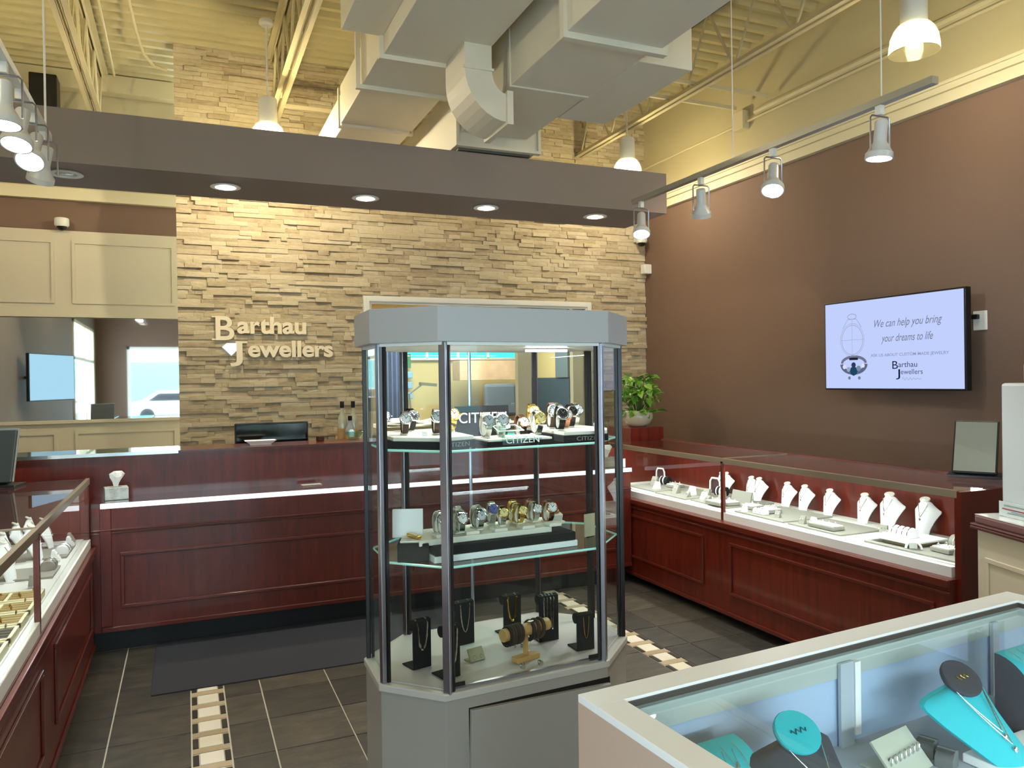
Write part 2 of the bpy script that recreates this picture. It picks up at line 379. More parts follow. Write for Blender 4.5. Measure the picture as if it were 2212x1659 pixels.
# ================================================================== BULKHEAD
bx0,bx1,by0,by1,bz0,bz1=XL,3.26,4.70,5.28,2.8,3.09
blk=struct('ceiling_bulkhead',MB().box(bx0,by0,bz0,bx1,by1,bz1),soff)
dl=None; used=[False]
LBL=['above the tissue box','above the flat monitor','over the glass tower','nearest the right end of the bulkhead']
def downlight(on):
    t=thing('downlight','','downlight')
    ob('trim_ring',MB().lathe([(.062,0),(.085,-.002),(.088,-.008),(.06,-.01),(.058,0)],28),white,t,smooth=True)
    if on: ob('lamp_lens',MB().lathe([(.0005,-.022),(.02,-.020),(.04,-.013),(.052,-.004),(.052,0)],24,),lamp if on==1 else lampw,t,smooth=True)
    else: ob('lamp_can',MB().lathe([(.058,-.004),(.05,-.001),(.03,-.003),(.0005,-.003)],24),silver,t,smooth=True)
    return t
for i,(x,col) in enumerate(((.242,(1,.95,.85)),(1.096,(1,.97,.92)),(1.937,(.85,.95,1)),(2.799,(1,.85,.65)))):
    t=downlight(2 if i==3 else 1); t.location=(x,4.945,bz0); t['label']='lit round downlight in the brown bulkhead, '+LBL[i]; t['group']='recessed downlights in the bulkhead'
    light('downlight_beam','SPOT',(x,4.945,bz0-.02),38,col,spot_size=math.radians(95),spot_blend=.8,shadow_soft_size=.04,aim=(x,4.96,0))
t=downlight(0); t.location=(-.60,4.945,bz0); t['label']='unlit round downlight in the bulkhead beside the left track spots'; t['group']='recessed downlights in the bulkhead'
# ================================================================== JOISTS, BRIDGING, CONDUIT
def joist(x,label,y0=-3.9,y1=6.99):
    t=thing('roof_joist',label,'joist',(x,0,0),group='open web roof joists')
    zb=3.88
    b=MB()
    for s in (-1,1): b.box(s*.012 if s>0 else -.05,y0,zb,.05 if s>0 else -.012,y1,zb+.006); b.box(s*.012-.003,y0,zb,s*.012+.003,y1,zb+.05)
    ob('bottom_chord',b,steel,t)
    b=MB()
    for s in (-1,1): b.box(min(s*.012,s*.055),y0,CZ-.012,max(s*.012,s*.055),y1,CZ-.004); b.box(s*.012-.003,y0,CZ-.06,s*.012+.003,y1,CZ-.004)
    ob('top_chord',b,steel,t)
    y=y0+.05; up=True
    while y<y1-.3:
        ob('web_rod',MB().tube([(0,y,zb+.01 if up else CZ-.02),(0,y+.3,CZ-.02 if up else zb+.01)],.011,6),steel,t); y+=.3; up=not up
for x,l,y1 in ((-2.19+.32,'cream roof joist at the far left edge of the ceiling',7.9),(-.66,'cream roof joist above the left track spots',7.9),(.74,'cream roof joist between the hanging lamp and the left duct',6.99),(2.36,'cream roof joist over the right duct',6.99),(3.77,'cream roof joist running beside the right wall',6.99)): joist(x,l,y1=y1)
for i,(y,a,b) in enumerate(((5.02,2.9,4.5),(5.36,2.9,4.45))):
    ob('bridging_bar',MB().box(a,y-.012,3.92,b,y+.012,3.95),steel,label=['nearer','farther'][i]+' cream bridging bar between the right joist and the wall',cat='bar',group='bridging bars')
ob('bridging_bar',MB().box(-1.2,4.0,3.92,1.0,4.03,3.95),steel,label='cream bridging bar crossing the joists over the left counter, near one',cat='bar',group='bridging bars')
ob('bridging_bar',MB().box(.78,6.6,3.9,1.5,6.62,3.93),steel,label='short cream bridging bar between the middle joist and the left duct',cat='bar',group='bridging bars')
ob('ceiling_beam',MB().box(XL,7.86,4.28,-.06,7.98,CZ-.01),steel,label='cream steel beam along the top of the left back wall',cat='beam')
cb=MB().tube([(WX-.03,-3,3.80),(WX-.03,6.95,3.82)],.012,8).tube([(WX-.03,3.0,3.86),(WX-.03,5.2,3.865)],.03,8)
ob('wall_conduit',cb,steel,label='painted electrical conduit running along the upper right wall',cat='conduit',smooth=True)
ob('junction_box',MB().box(WX-.07,5.32,3.76,WX,5.45,3.92),steel,label='small painted junction box on the upper right wall conduit',cat='box',bevel=.004)
cu=MB().tube([(-.35,2,4.37),(-.33,6.2,4.37),(-.31,6.6,4.35),(-.27,6.85,4.28),(-.2,6.97,4.24),(-.1,6.99,4.22)],.012,8)
ob('ceiling_conduit',cu,steel,label='painted conduit on the deck bending to the stone column',cat='conduit',smooth=True)
ob('ceiling_conduit',MB().tube([(-.62+.35-.25,3,4.41),(-.55,7.8,4.41)],.01,6),steel,label='thin painted pipe on the deck beside the left joist',cat='conduit')
ob('black_speaker',MB().box(-1.19,7.6,3.85,-.98,7.8,4.29),black,label='black box speaker high on the left back wall',cat='speaker',bevel=.01)
# ================================================================== DUCTS
d1=thing('air_duct','long cream rectangular duct, left one of the two','duct',(0,0,0),group='ceiling ducts')
def duct(t,x0,x1,ya,yb,z0,z1,m=ductm): ob('duct_section',MB().box(x0,ya,z0,x1,yb,z1),m,t,bevel=.004)
def flange(t,x0,x1,y,z0,z1,e=.025,th=.03):
    b=MB().box(x0-e,y-th/2,z0-e,x1+e,y+th/2,z0).box(x0-e,y-th/2,z1,x1+e,y+th/2,z1+e).box(x0-e,y-th/2,z0,x0,y+th/2,z1).box(x1,y-th/2,z0,x1+e,y+th/2,z1)
    ob('flange',b,white if False else ductm,t)
duct(d1,1.03,1.55,-3.0,4.15,3.4,3.86); duct(d1,1.01,1.55,4.15,4.62,3.4,3.86); duct(d1,1.02,1.53,4.62,5.35,3.40,3.66); duct(d1,1.03,1.51,5.35,6.9,3.38,3.62)
flange(d1,1.03,1.55,4.15,3.4,3.86); flange(d1,1.0,1.55,4.62,3.4,3.86); flange(d1,1.02,1.53,5.38,3.39,3.64,.012)
ob('branch_box',MB().box(.80,3.35,3.5,1.03,4.15,3.86),ductm,d1,bevel=.004)
d2=thing('air_duct','wide cream rectangular duct, right one of the two','duct',(0,0,0),group='ceiling ducts')
duct(d2,1.64,2.16,-3.0,3.15,3.2,3.84); duct(d2,1.65,2.13,3.15,3.83,3.2,3.74); duct(d2,1.655,2.12,3.83,4.65,3.2,3.6); duct(d2,1.63,2.2,4.66,6.5,3.12,3.5)
flange(d2,1.65,2.16,3.15,3.2,3.84,.03,.04); flange(d2,1.65,2.12,3.83,3.2,3.6,.008); flange(d2,1.64,2.2,4.66,3.13,3.5,.02,.04)
ob('return_grille',MB().box(1.66,4.72,3.105,2.17,5.1,3.12),ductd,d2)
ob('branch_box',MB().box(2.13,3.3,3.2,2.46,4.2,3.5),ductm,d2,bevel=.004)
# elbow that drops from the left duct and turns into the right one
d3=thing('duct_elbow','curved cream duct elbow dropping from the left duct into the right duct','duct',(0,0,0))
out=[(1.39,3.40),(1.39,3.27)]; inn=[(1.545,3.40),(1.545,3.27)]
for k in range(1,10):
    a=k/9*PI/2; out.append((1.64-.25*math.cos(a),3.27-.27*math.sin(a))); inn.append((1.64-.095*math.cos(a),3.27-.12*math.sin(a)))
ring=out+inn[::-1]
ob('duct_section',MB().prism([(x,z) for x,z in ring],-.0,.32,Matrix(((1,0,0,0),(0,0,1,3.83),(0,1,0,0),(0,0,0,1)))),ductm,d3)
ob('flange',MB().box(1.38,3.822,3.262,1.555,3.83,3.276).box(1.625,3.81,2.985,1.66,4.17,3.165),ductm,d3)
# ================================================================== PENDANTS
def pendant():
    t=thing('pendant_lamp','','lamp',group='bell glass pendant lamps')
    # origin at the glass rim
    ob('lamp_body',MB().lathe([(.0005,.345),(.062,.345),(.068,.335),(.07,.16),(.064,.15),(.0005,.15)],24),white,t,smooth=True)
    ob('glass_shade',MB().lathe([(.064,.155),(.085,.145),(.105,.12),(.12,.085),(.127,.04),(.13,0),(.127,0),(.124,.04),(.117,.083),(.102,.117),(.083,.141),(.064,.15)],32),mat('ribbed_shade',(255,252,226),.3),t,smooth=True)
    ob('bulb',MB().lathe([(.0005,.02),(.03,.03),(.042,.06),(.038,.1),(.022,.15)],16),emis('bulb_glow',(255,246,190),9),t,smooth=True)
    ob('stem',MB().tube([(0,0,.345),(0,0,.9)],.008,8),white,t)
    ob('ceiling_cap',MB().lathe([(.0005,.93),(.05,.93),(.055,.9),(.04,.885),(.0005,.885)],16),white,t,smooth=True)
    return t
rs_m=mat('ribbed_shade',(255,252,226),.3); nt=rs_m.node_tree
for n in list(nt.nodes): nt.nodes.remove(n)
o_=nt.nodes.new('ShaderNodeOutputMaterial'); a_=nt.nodes.new('ShaderNodeBsdfTransparent'); b_=nt.nodes.new('ShaderNodeBsdfTranslucent'); c_=nt.nodes.new('ShaderNodeMixShader'); g_=nt.nodes.new('ShaderNodeBsdfGlossy'); e_=nt.nodes.new('ShaderNodeMixShader')
a_.inputs[0].default_value=(.97,.95,.82,1); b_.inputs[0].default_value=(.95,.93,.75,1); c_.inputs[0].default_value=.16; e_.inputs[0].default_value=.06; g_.inputs['Roughness'].default_value=.1
nt.links.new(a_.outputs[0],c_.inputs[1]); nt.links.new(b_.outputs[0],c_.inputs[2]); nt.links.new(c_.outputs[0],e_.inputs[1]); nt.links.new(g_.outputs[0],e_.inputs[2]); nt.links.new(e_.outputs[0],o_.inputs[0])
pp=pendant(); u_=[False]
for (x,y,z,l) in ((.60,6,3.395,'bell glass pendant lamp hanging before the stone above the sign'),(3.74,6,3.44,'bell glass pendant lamp behind the right end of the bulkhead'),(3.72,3.0,3.37,'large near bell glass pendant lamp at the upper right')):
    place(pp,u_,(x,y,z),0,l,'bell glass pendant lamps')
for (x,y,z,l) in ((3.72,0,3.4,'bell glass pendant lamp added unseen behind the viewer by the right wall'),(-1.45,6,3.5,'bell glass pendant lamp added over the left back corner, outside the view'),(.6,-.3,3.4,'bell glass pendant lamp added unseen behind the viewer in the middle of the shop'),(-1.3,2.6,3.5,'bell glass pendant lamp added over the left case, outside the view')):
    place(pp,u_,(x,y,z),0,l,'bell glass pendant lamps')  # unseen lamps added to brighten the shop
for (x,y,z,e) in ((-1.45,6,3.5,62),(.60,6,3.395,125),(3.74,6,3.44,75),(3.72,3,3.37,50),(3.72,0,3.4,50),(-1.3,2.6,3.5,42),(.6,-.3,3.4,60)):
    light('pendant_glow','POINT',(x,y,z-.015),e*.30,WARM,shadow_soft_size=.03)
# ================================================================== TRACKS
def head():
    t=thing('track_spotlight','','spotlight')
    ob('adapter',MB().cbox(0,0,-.02,.025,.03,.04),white,t,bevel=.002)
    y=MB().tube([(-.055,0,-.19),(-.055,0,-.055),(-.045,0,-.045),(.045,0,-.045),(.055,0,-.055),(.055,0,-.19)],.004,6)
    ob('yoke',y,alu,t,smooth=True)
    return t
def head_can(t,tx,ty,on):
    M=Matrix.Translation((0,0,-.15))@Matrix.Rotation(ty,4,'Y')@Matrix.Rotation(tx,4,'X')
    ob('lamp_housing',MB().lathe([(.0005,.085),(.024,.085),(.026,.08),(.027,.0),(.03,-.01),(.05,-.045),(.055,-.05),(.056,-.075),(.05,-.075)],24,M),mat('spot_enamel',(206,206,204),.3),t,smooth=True)
    ob('lamp_lens',MB().lathe([(.0005,-.07),(.05,-.072)],24,M),lamp,t,smooth=True)
    return M
tk=ob('light_track',MB().box(2.70,2.10,2.735,2.735,4.29,2.765),mat('track_alu',(170,166,150),.4,metal=.4),label='slim grey lighting track hanging before the right wall',cat='track',group='hanging light tracks')
tk2=ob('light_track',MB().box(-.585,2.3,2.735,-.55,4.09,2.765),white,label='white lighting track hanging at the upper left',cat='track',group='hanging light tracks')
for x,y,l,zt in ((2.717,3.3,'thin wire holding the middle of the right light track',3.88),(2.717,2.35,'thin wire holding the near end of the right light track',3.95),(-.567,4.03,'white rod holding the far end of the left light track',4.4),(-.567,3.0,'white rod holding the near part of the left light track',4.4)):
    ob('hanger_rod',MB().tube([(x,y,2.76),(x,y,zt)],.005 if x<0 else .003,6),white,label=l,cat='rod',group='track hangers')
hp=[(2.744,4.2,-.35,.25,'at the far end of the right track, in front of the bulkhead'),(2.744,3.58,.35,-.3,'second from the far end of the right track'),(2.744,3.0,-.3,.35,'third from the far end of the right track'),(2.744,2.36,.05,.05,'at the near end of the right track, below the big pendant')]
for x,y,tx,ty,l in hp:
    t=head(); t.location=(x-.027,y,2.735); t['label']='white track spotlight '+l; t['group']='spotlights on the right track'
    M=head_can(t,tx,ty,1); d=M.to_3x3()@Vector((0,0,-1)); p0=Vector((x-.027,y,2.735-.24))+d*.03
    light('track_beam','SPOT',p0,30,COOL,spot_size=math.radians(75),spot_blend=.7,shadow_soft_size=.03,aim=p0+d)
hp=[(-.567,3.15,-.1,0,'nearest on the left track, cut by the frame edge'),(-.567,3.42,-.35,.1,'second from the left frame edge on the left track'),(-.567,3.70,-.6,.1,'brightest and lowest on the left track'),(-.567,3.95,.5,.3,'at the far end of the left track, turned away')]
for x,y,tx,ty,l in hp:
    t=head(); t.location=(x,y,2.735); t['label']='white track spotlight '+l; t['group']='spotlights on the left track'
    M=head_can(t,tx,ty,1); d=M.to_3x3()@Vector((0,0,-1)); p0=Vector((x,y,2.735-.24))+d*.03
    light('track_beam','SPOT',p0,26,COOL,spot_size=math.radians(70),spot_blend=.7,shadow_soft_size=.03,aim=p0+d)
# wall wash from the track onto the right wall
light('track_wash','SPOT',(2.72,3.6,2.52),70,(1,.72,.55),spot_size=math.radians(60),spot_blend=.9,shadow_soft_size=.03,aim=(4.5,5.9,2.55))
light('track_wash','SPOT',(2.72,3.0,2.5),30,(.75,.85,1),spot_size=math.radians(65),spot_blend=.9,shadow_soft_size=.03,aim=(4.5,3.6,2.2))
# ================================================================== WALL CAMERAS, SENSOR
def dome(loc,rz,label):
    t=thing('security_camera',label,'camera',loc,rz,group='dome security cameras')
    ob('housing',MB().lathe([(.0005,.05),(.055,.05),(.06,.04),(.06,-.01),(.05,-.025),(.0005,-.025)],24),white,t,smooth=True)
    ob('dome_window',MB().lathe([(.042,-.024),(.038,-.042),(.025,-.056),(.0005,-.062)],20),black,t,smooth=True)
    ob('bracket',MB().box(-.02,.03,.0,.02,.12,.045),white,t)
dome((-1.0,7.9,3.06),0,'white dome camera above the cream panelling at the left')
dome((4.43,6.85,3.04),0,'white dome camera in the corner under the bulkhead end')
ob('motion_sensor',MB().box(4.47,6.86,2.70,4.56,6.94,2.80),white,label='small white motion sensor on the right wall corner',cat='sensor',bevel=.008)
ob('ceiling_sensor',MB().box(-.36,7.3,3.3,-.3,7.36,3.32),white,label='tiny white sensor below the bulkhead near the stone edge',cat='sensor')
# ================================================================== SIGN
sg=thing('wall_sign','raised cream shop sign lettering with a white diamond on the stone wall','sign',(0,YS-.03,0))
sm=mat('sign_letter',(246,232,200),.4); Ms=Matrix(((1,0,0,0),(0,0,-1,0),(0,1,0,0),(0,0,0,1)))
def XZ(px,py): v=PY(px,py,YS-.05); return v.x,v.z
def letters(s,xa,xb,zb,hx,bold):
    full=textmesh(s,1,.012,bold); xs=[v.co.x for v in full.vertices]; sc=(xb-xa)/(max(xs)-min(xs)); x0=min(xs); bpy.data.meshes.remove(full)
    for i,ch in enumerate(s):
        pre=textmesh(s[:i+1],1,.012,bold); right=max(v.co.x for v in pre.vertices); bpy.data.meshes.remove(pre)
        me=textmesh(ch,1,.012,bold); dx=right-max(v.co.x for v in me.vertices)
        mb=MB().add([((v.co.x+dx-x0)*sc+xa,-v.co.z-.01,v.co.y*hx+zb) for v in me.vertices],[tuple(p.vertices) for p in me.polygons]); bpy.data.meshes.remove(me)
        ob('letter',mb,sm,sg)
xa,zb=XZ(512.6,719); xb_,_=XZ(661.8,719); _,zt=XZ(560,683)
letters('arthau',xa,xb_,zb,(zt-zb)/.73,.032)
xa,zb=XZ(536,769.9); xb_,_=XZ(719.4,769.9); _,zt=XZ(640,735)
letters('ewellers',xa,xb_,zb,(zt-zb)/.73,.032)
def slab(ch,pa,pb):
    xa,zt=XZ(*pa); xb_,zb=XZ(*pb)
    me=fit(textmesh(ch,1,.012,.014),xa+(.03 if ch=='B' else 0),xb_-(0 if ch=='B' else .04),zb,zt)
    mb=MB().add([(v.co.x,-v.co.z-.01,v.co.y) for v in me.vertices],[tuple(p.vertices) for p in me.polygons])
    if ch=='B': mb.box(xa,-.0195,zt-.013,xa+.09,.001,zt-.001).box(xa,-.0195,zb+.001,xa+.09,.001,zb+.013)
    else: mb.box(xb_-.095,-.0195,zt-.016,xb_,.001,zt-.001)
    ob('letter',mb,sm,sg)
slab('B',(457,682),(506.5,735)); slab('J',(496,737),(535,791))
b=MB(); x0,z0=XZ(500,705); x1,_=XZ(660,707); b.box(x0,-.004,z0-.03,x1,.018,z0-.005)
x0,z0=XZ(530,757); x1,_=XZ(718,760); b.box(x0,-.004,z0-.03,x1,.018,z0-.005)
ob('raceway',b,mat('raceway',(176,150,104),.6),sg)
xa,zt=XZ(479,741); xb_,zb=XZ(520,769)
w_=xb_-xa; hh=zt-zb
ob('diamond',MB().prism([(xa,zt-hh*.32),(xa+w_*.25,zt),(xb_-w_*.2,zt),(xb_,zt-hh*.32),(xa+w_*.5,zb)],0,.02,Matrix(((1,0,0,0),(0,0,-1,0),(0,1,0,0),(0,0,0,1)))),mat('diamond_acrylic',(236,240,250),.2,emit=(200,210,240),es=.25),sg,bevel=.004)
# ================================================================== TV
tv=thing('television','wall television showing a lavender jewellery advert, on the right wall','television',(WX-.20,0,0))
def V(px,py): v=PX(px,py,WX-.10); return v
Z0,Z1,Y0,Y1=1.503,2.115,3.195,4.285
ob('tv_casing',MB().box(.0,Y0-.012,Z0-.012,.05,Y1+.012,Z1+.012),black,tv,bevel=.004)
ob('wall_mount',MB().box(.05,3.6,1.65,.20,4.0,1.95),black,tv)
scr=ob('screen',MB().box(-.003,Y0,Z0,.0,Y1,Z1),emis('screen_lavender',(190,204,248),.52),tv)
# screen coordinates: u 0..1 from far (left in view) to near, v 0..1 up
def SM(d): return Matrix(((0,0,-1,-.004-d),(-1,0,0,Y1),(0,1,0,Z0),(0,0,0,1)))
WV=Y1-Y0; HV=Z1-Z0
def stext(s,u,v,wd,col,shear=0,bold=0,hgt=None):
    me=textmesh(s,1,.0,bold,shear); fit(me,u*WV,(u+wd)*WV,v*HV,(v+hgt)*HV) if hgt else None
    ob('screen_lettering',xf(me,SM(.0005)),emis('ink_%s_%s_%s'%col,col,.5),scr)
G1=(120,124,150);G2=(150,156,190);G3=(28,34,60)
stext('We can help you bring',.40,.655,.47,(118,122,146),.35,.0,.11)
stext('your dreams to life',.45,.49,.36,(118,122,146),.35,.0,.11)
stext('ASK US ABOUT CUSTOM MADE JEWELRY',.37,.345,.54,(140,146,184),0,.008,.042)
stext('B',.53,.215,.04,G3,0,-.0,.085); stext('arthau',.573,.232,.13,(50,54,80),0,.0,.058)
stext('J',.555,.10,.03,G3,0,0,.11); stext('ewellers',.59,.155,.15,(80,84,120),0,.0,.055)
# ring drawing and ring picture
def ringpts(cu,cv,ru,rv,a0=0,a1=2*PI,n=40): return [((cu+ru*math.cos(a0+(a1-a0)*k/n))*WV,(cv+rv*math.sin(a0+(a1-a0)*k/n))*HV,.0) for k in range(n+1)]
def sline(pts,r,col,nm='screen_drawing',cl=False):
    mb=MB().tube(pts,r,4,closed=cl); mb.v=[(a,b,max(-.0005,min(.0005,c))) for a,b,c in mb.v]
    me=bpy.data.meshes.new(nm); me.from_pydata(mb.v,[],mb.f); ob(nm,xf(me,SM(.001)),emis('ink_%s_%s_%s'%col,col,.5),scr)
sline(ringpts(.225,.56,.085,.17),.0018,(156,160,184)); sline(ringpts(.225,.56,.095,.19),.0015,(166,170,196))
sline([(.13*WV,.56*HV,0),(.32*WV,.56*HV,0)],.0012,(160,164,190)); sline([(.225*WV,.38*HV,0),(.225*WV,.80*HV,0)],.0012,(160,164,190))
sline([(.15*WV,.70*HV,0),(.19*WV,.80*HV,0),(.26*WV,.80*HV,0),(.30*WV,.70*HV,0)],.0016,(150,154,180)); sline(ringpts(.225,.83,.035,.03),.002,(150,154,180))
sline([((.60+.13*k/30)*WV,(.105+.018*math.sin(k*1.1)*(1-k/40))*HV,0) for k in range(31)],.0014,(150,152,182))
sline(ringpts(.235,.29,.095,.075,0,PI),.010,(112,116,140),'ring_picture'); sline(ringpts(.235,.28,.097,.10,PI,2*PI),.014,(96,104,130),'ring_picture'); 
sline([(.20*WV,.345*HV,0),(.27*WV,.345*HV,0)],.011,(30,34,50),'ring_picture')
for a,b,r,c in ((.16,.25,.016,(216,224,244)),(.195,.22,.018,(150,170,200)),(.275,.23,.02,(120,140,170)),(.31,.26,.015,(220,228,246)),(.235,.20,.034,(30,70,96)),(.235,.27,.02,(40,60,90)),(.20,.12,.012,(120,130,150)),(.28,.12,.012,(120,130,150))):
    me=bpy.data.meshes.new('gem'); mb=MB().prism([(a*WV+r*math.cos(k*PI/4),b*HV+r*math.sin(k*PI/4)) for k in range(8)],0,.0008); me.from_pydata(mb.v,[],mb.f)
    ob('gem_picture',xf(me,SM(.0016)),emis('ink_%s_%s_%s'%c,c,.5),scr)
pl=thing('power_outlet','small white power outlet plate just right of the television','outlet',(WX,3.23,1.925))
ob('plate',MB().box(-.008,-.045,-.06,0,.045,.06),white,pl,bevel=.003); ob('plug',MB().box(-.035,-.0,.01,-.008,.05,.04),black,pl,bevel=.004)
# left wall tv (seen in the mirror)
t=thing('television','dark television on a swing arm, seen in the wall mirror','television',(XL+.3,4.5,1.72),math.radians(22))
ob('tv_casing',MB().box(-.02,-.5,-.3,.02,.5,.3),black,t,bevel=.004); ob('screen',MB().box(.02,-.49,-.29,.024,.49,.29),emis('tv_window_reflection',(170,214,240),.6),t); ob('swing_arm',MB().tube([(-.02,0,0),(-.32,.12,0)],.02,8),black,t)  # screen glow stands in for the window reflected in it
# ================================================================== BACK COUNTER
bc=thing('reception_counter','long cherry wood reception counter with raised panel front','counter',(0,0,0))
BX0,BX1=-.53,3.18; BY=5.12
ob('front_panel',MB().box(BX0,BY,.135,BX1,BY+.03,.875),wood,bc)
ob('base_moulding',MB().box(BX0+.05,BY-.012,.135,BX1,BY,.165).box(BX0,BY-.012,.72,BX1,BY,.728).box(BX0,BY-.016,.737,BX1,BY,.747),wood_d,bc,bevel=.004)
ob('toe_kick',MB().box(BX0,BY+.09,0,BX1,BY+.12,.135),toe,bc)
Mb=Matrix(((1,0,0,0),(0,0,-1,BY),(0,1,0,0),(0,0,0,1)))
for a,b in ((-.375,1.45),(1.6,3.08)): 
    ob('raised_panel',MB().box(a+.03,BY-.004,.30,b-.03,BY,.575),wood,bc)
    ob('panel_moulding',MB().frame(a,.27,b,.605,.022,.016,Mb),wood_d,bc,bevel=.004)
ob('corner_post',MB().box(BX0+.05,BY-.014,.17,BX0+.11,BY,.875),wood,bc,bevel=.003)
ob('white_edge',MB().box(-.475,BY-.02,.872,3.18,BY,.9),mat('white_edge',(244,246,246),.3,emit=(230,240,250),es=.55),bc)  # plain laminate edge, faint glow put into its colour to look lit
ob('writing_top',MB().box(BX0,BY,.875,BX1,5.45,.9),mat('writing_top',(70,40,38),.08,coat=1),bc)
ob('riser_panel',MB().box(-1.25,5.45,.3,BX1,5.48,1.16),wood,bc)
ob('ledge_top',MB().box(-.05,5.44,1.16,BX1,5.80,1.172),wood_d,bc)
ob('glass_ledge',MB().box(-1.25,5.40,1.16,-.05,5.80,1.176),glassg,bc); ob('ledge_trim',MB().box(-1.25,5.395,1.157,-.05,5.405,1.178),silver,bc)
ob('work_surface',MB().box(-1.25,5.8,1.06,BX1,6.15,1.09),wood_d,bc)
ob('cabinet_body',MB().box(-1.2,5.5,0,BX1-.02,6.1,1.06),wood_d,bc)
# ================================================================== SHOW CASES ALONG THE WALLS
Mr=lambda X:Matrix(((0,0,-1,X),(1,0,0,0),(0,1,0,0),(0,0,0,1)))   # local x->Y, y->Z, out towards -X
Ml=lambda X:Matrix(((0,0,1,X),(1,0,0,0),(0,1,0,0),(0,0,0,1)))
def case(side,X,Xr,ya,yb,posts,panels,label):
    s=1 if side=='r' else -1; M=(Mr if s>0 else Ml)
    t=thing('display_case',label,'showcase',(0,0,0),group='long cherry wood jewellery showcases')
    xw=X-.05*s if s>0 else X+.012
    def bb(a,y0,z0,b,y1,z1): return MB().box(min(a,b),y0,z0,max(a,b),y1,z1)
    ob('cabinet_body',bb(xw,ya,.06,Xr,yb,.655),wood,t)
    ob('toe_kick',bb(xw+.08*s,ya+.03,0,Xr,yb,.06),toe,t)
    ob('base_moulding',bb(xw-.012*s,ya,.06,xw,yb,.085),wood_d,t,bevel=.003)
    ob('upper_moulding',bb(xw-.02*s,ya,.62,xw,yb,.655).box(min(xw-.012*s,xw),ya,.585,max(xw-.012*s,xw),yb,.6),wood_d,t,bevel=.004)
    for a,b in panels: ob('panel_moulding',MB().frame(a,.2,b,.535,.018,.012,M(xw)),wood_d,t,bevel=.003)
    ob('white_deck',bb(X-.005*s,ya+.03,.655,Xr-.02*s,yb,.703).box(min(X+.03*s,Xr-.02*s),ya+.03,.703,max(X+.03*s,Xr-.02*s),yb,.71),mat('deck_white',(226,226,220),.35),t)
    ob('case_back',bb(Xr-.02*s,ya,.655,Xr,yb,1.05),wood,t)
    ob('end_panel',bb(X-.005*s,ya-.02,.06,Xr,ya+.012,1.056),wood_d,t)
    ob('end_panel',bb(X,yb-.012,.655,Xr,yb,1.056),wood_d,t)
    ob('top_glass',bb(X,ya,1.052,Xr,yb,1.06),glass,t)
    ys=[ya]+posts+[yb]
    for a,b in zip(ys[:-1],ys[1:]): ob('front_glass',bb(X,a+.012,.712,X+.004*s,b-.012,1.04),glass,t)
    ob('top_rail',bb(X-.006*s,ya,1.026,X+.014*s,yb,1.062),rail,t,bevel=.002)
    ob('rear_rail',bb(Xr-.03*s,ya,1.052,Xr,yb,1.068),wood_d,t)
    for y in posts: ob('post',bb(X-.006*s,y-.012,.655,X+.014*s,y+.012,1.04),wood_d,t)
    for y in posts: ob('top_divider',bb(X,y-.008,1.058,Xr,y+.008,1.064),rail,t)
    for a,b in zip(ys[:-1],ys[1:]):
        area('case_strip',(X+.022*s,(a+b)/2,1.024),(2.4 if s>0 else 1.3)*(b-a),(.95,1,1),(b-a)*.94,.012,(0,1,0),(.45*s,0,-1))
    return t
case('r',3.245,3.82,2.42,5.6,[4.09],[(4.23,5.5),(2.5,3.96)],'long cherry wood jewellery showcase along the right wall')
case('l',-.53,-1.12,.9,5.08,[3.40],[(3.65,4.95),(1.9,3.34)],'long cherry wood jewellery showcase along the left side')
# pedestal block and plant
ob('corner_block',MB().box(3.62,5.82,.0,3.97,6.2,1.155),mat('red_wood',(140,44,28),.35,coat=.3,noise=.3,scale=6,stretch=(4,4,.6)),label='square reddish wood pedestal under the potted plant',cat='pedestal',bevel=.003)
pt=thing('potted_plant','leafy green plant in a round cream pot on the wood pedestal','plant',(3.80,5.98,1.156))
ob('pot',MB().lathe([(.0005,0),(.07,0),(.115,.03),(.14,.08),(.135,.125),(.118,.145),(.108,.145),(.115,.12),(.0005,.115)],28),mat('pot_glaze',(214,206,182),.25,coat=.4),pt,smooth=True)
ob('soil',MB().lathe([(.0005,.125),(.108,.128)],20),mat('soil',(40,28,20),.9),pt)
leafm=stonemat('leaf_green',[(0,(50,96,28)),(.4,(96,152,48)),(.75,(150,196,84)),(1,(206,226,140))],rough=.35,bump=.05,scale=(60,60,60),spec=.5)
lf=MB().add([(0,0,0),(-.032,.022,.008),(-.034,.052,.006),(0,.098,-.014),(.034,.052,.006),(.032,.022,.008),(0,.03,-.002),(0,.06,-.004)],[(0,6,1),(1,6,7,2),(2,7,3),(3,7,4),(4,7,6,5),(5,6,0)])
lme=bpy.data.meshes.new('leaf'); lme.from_pydata(lf.v,[],lf.f); lme.materials.append(leafm)
q=random.Random(11); st=MB()
for i in range(190):
    a=q.uniform(0,2*PI); h=q.random(); r=(.03+.16*math.sqrt(q.random()))*(1.0 if h<.75 else .65); z=.17+h*.30
    if h<.15: z-=.05
    o=bpy.data.objects.new('leaf',lme); C.objects.link(o); o.parent=pt; o.location=(r*math.cos(a),r*math.sin(a),z)
    o.rotation_euler=(q.uniform(-1.1,.5),q.uniform(-.6,.6),a-PI/2+q.uniform(-.6,.6)); o.scale=(q.uniform(.6,1.05),)*3
    if i%3==0: st.tube([(r*.2*math.cos(a),r*.2*math.sin(a),.12),(r*.7*math.cos(a),r*.7*math.sin(a),.12+(z-.12)*.7),(r*math.cos(a),r*math.sin(a),z)],.0025,4)
ob('stems',st,mat('stem_green',(70,110,40),.5),pt)
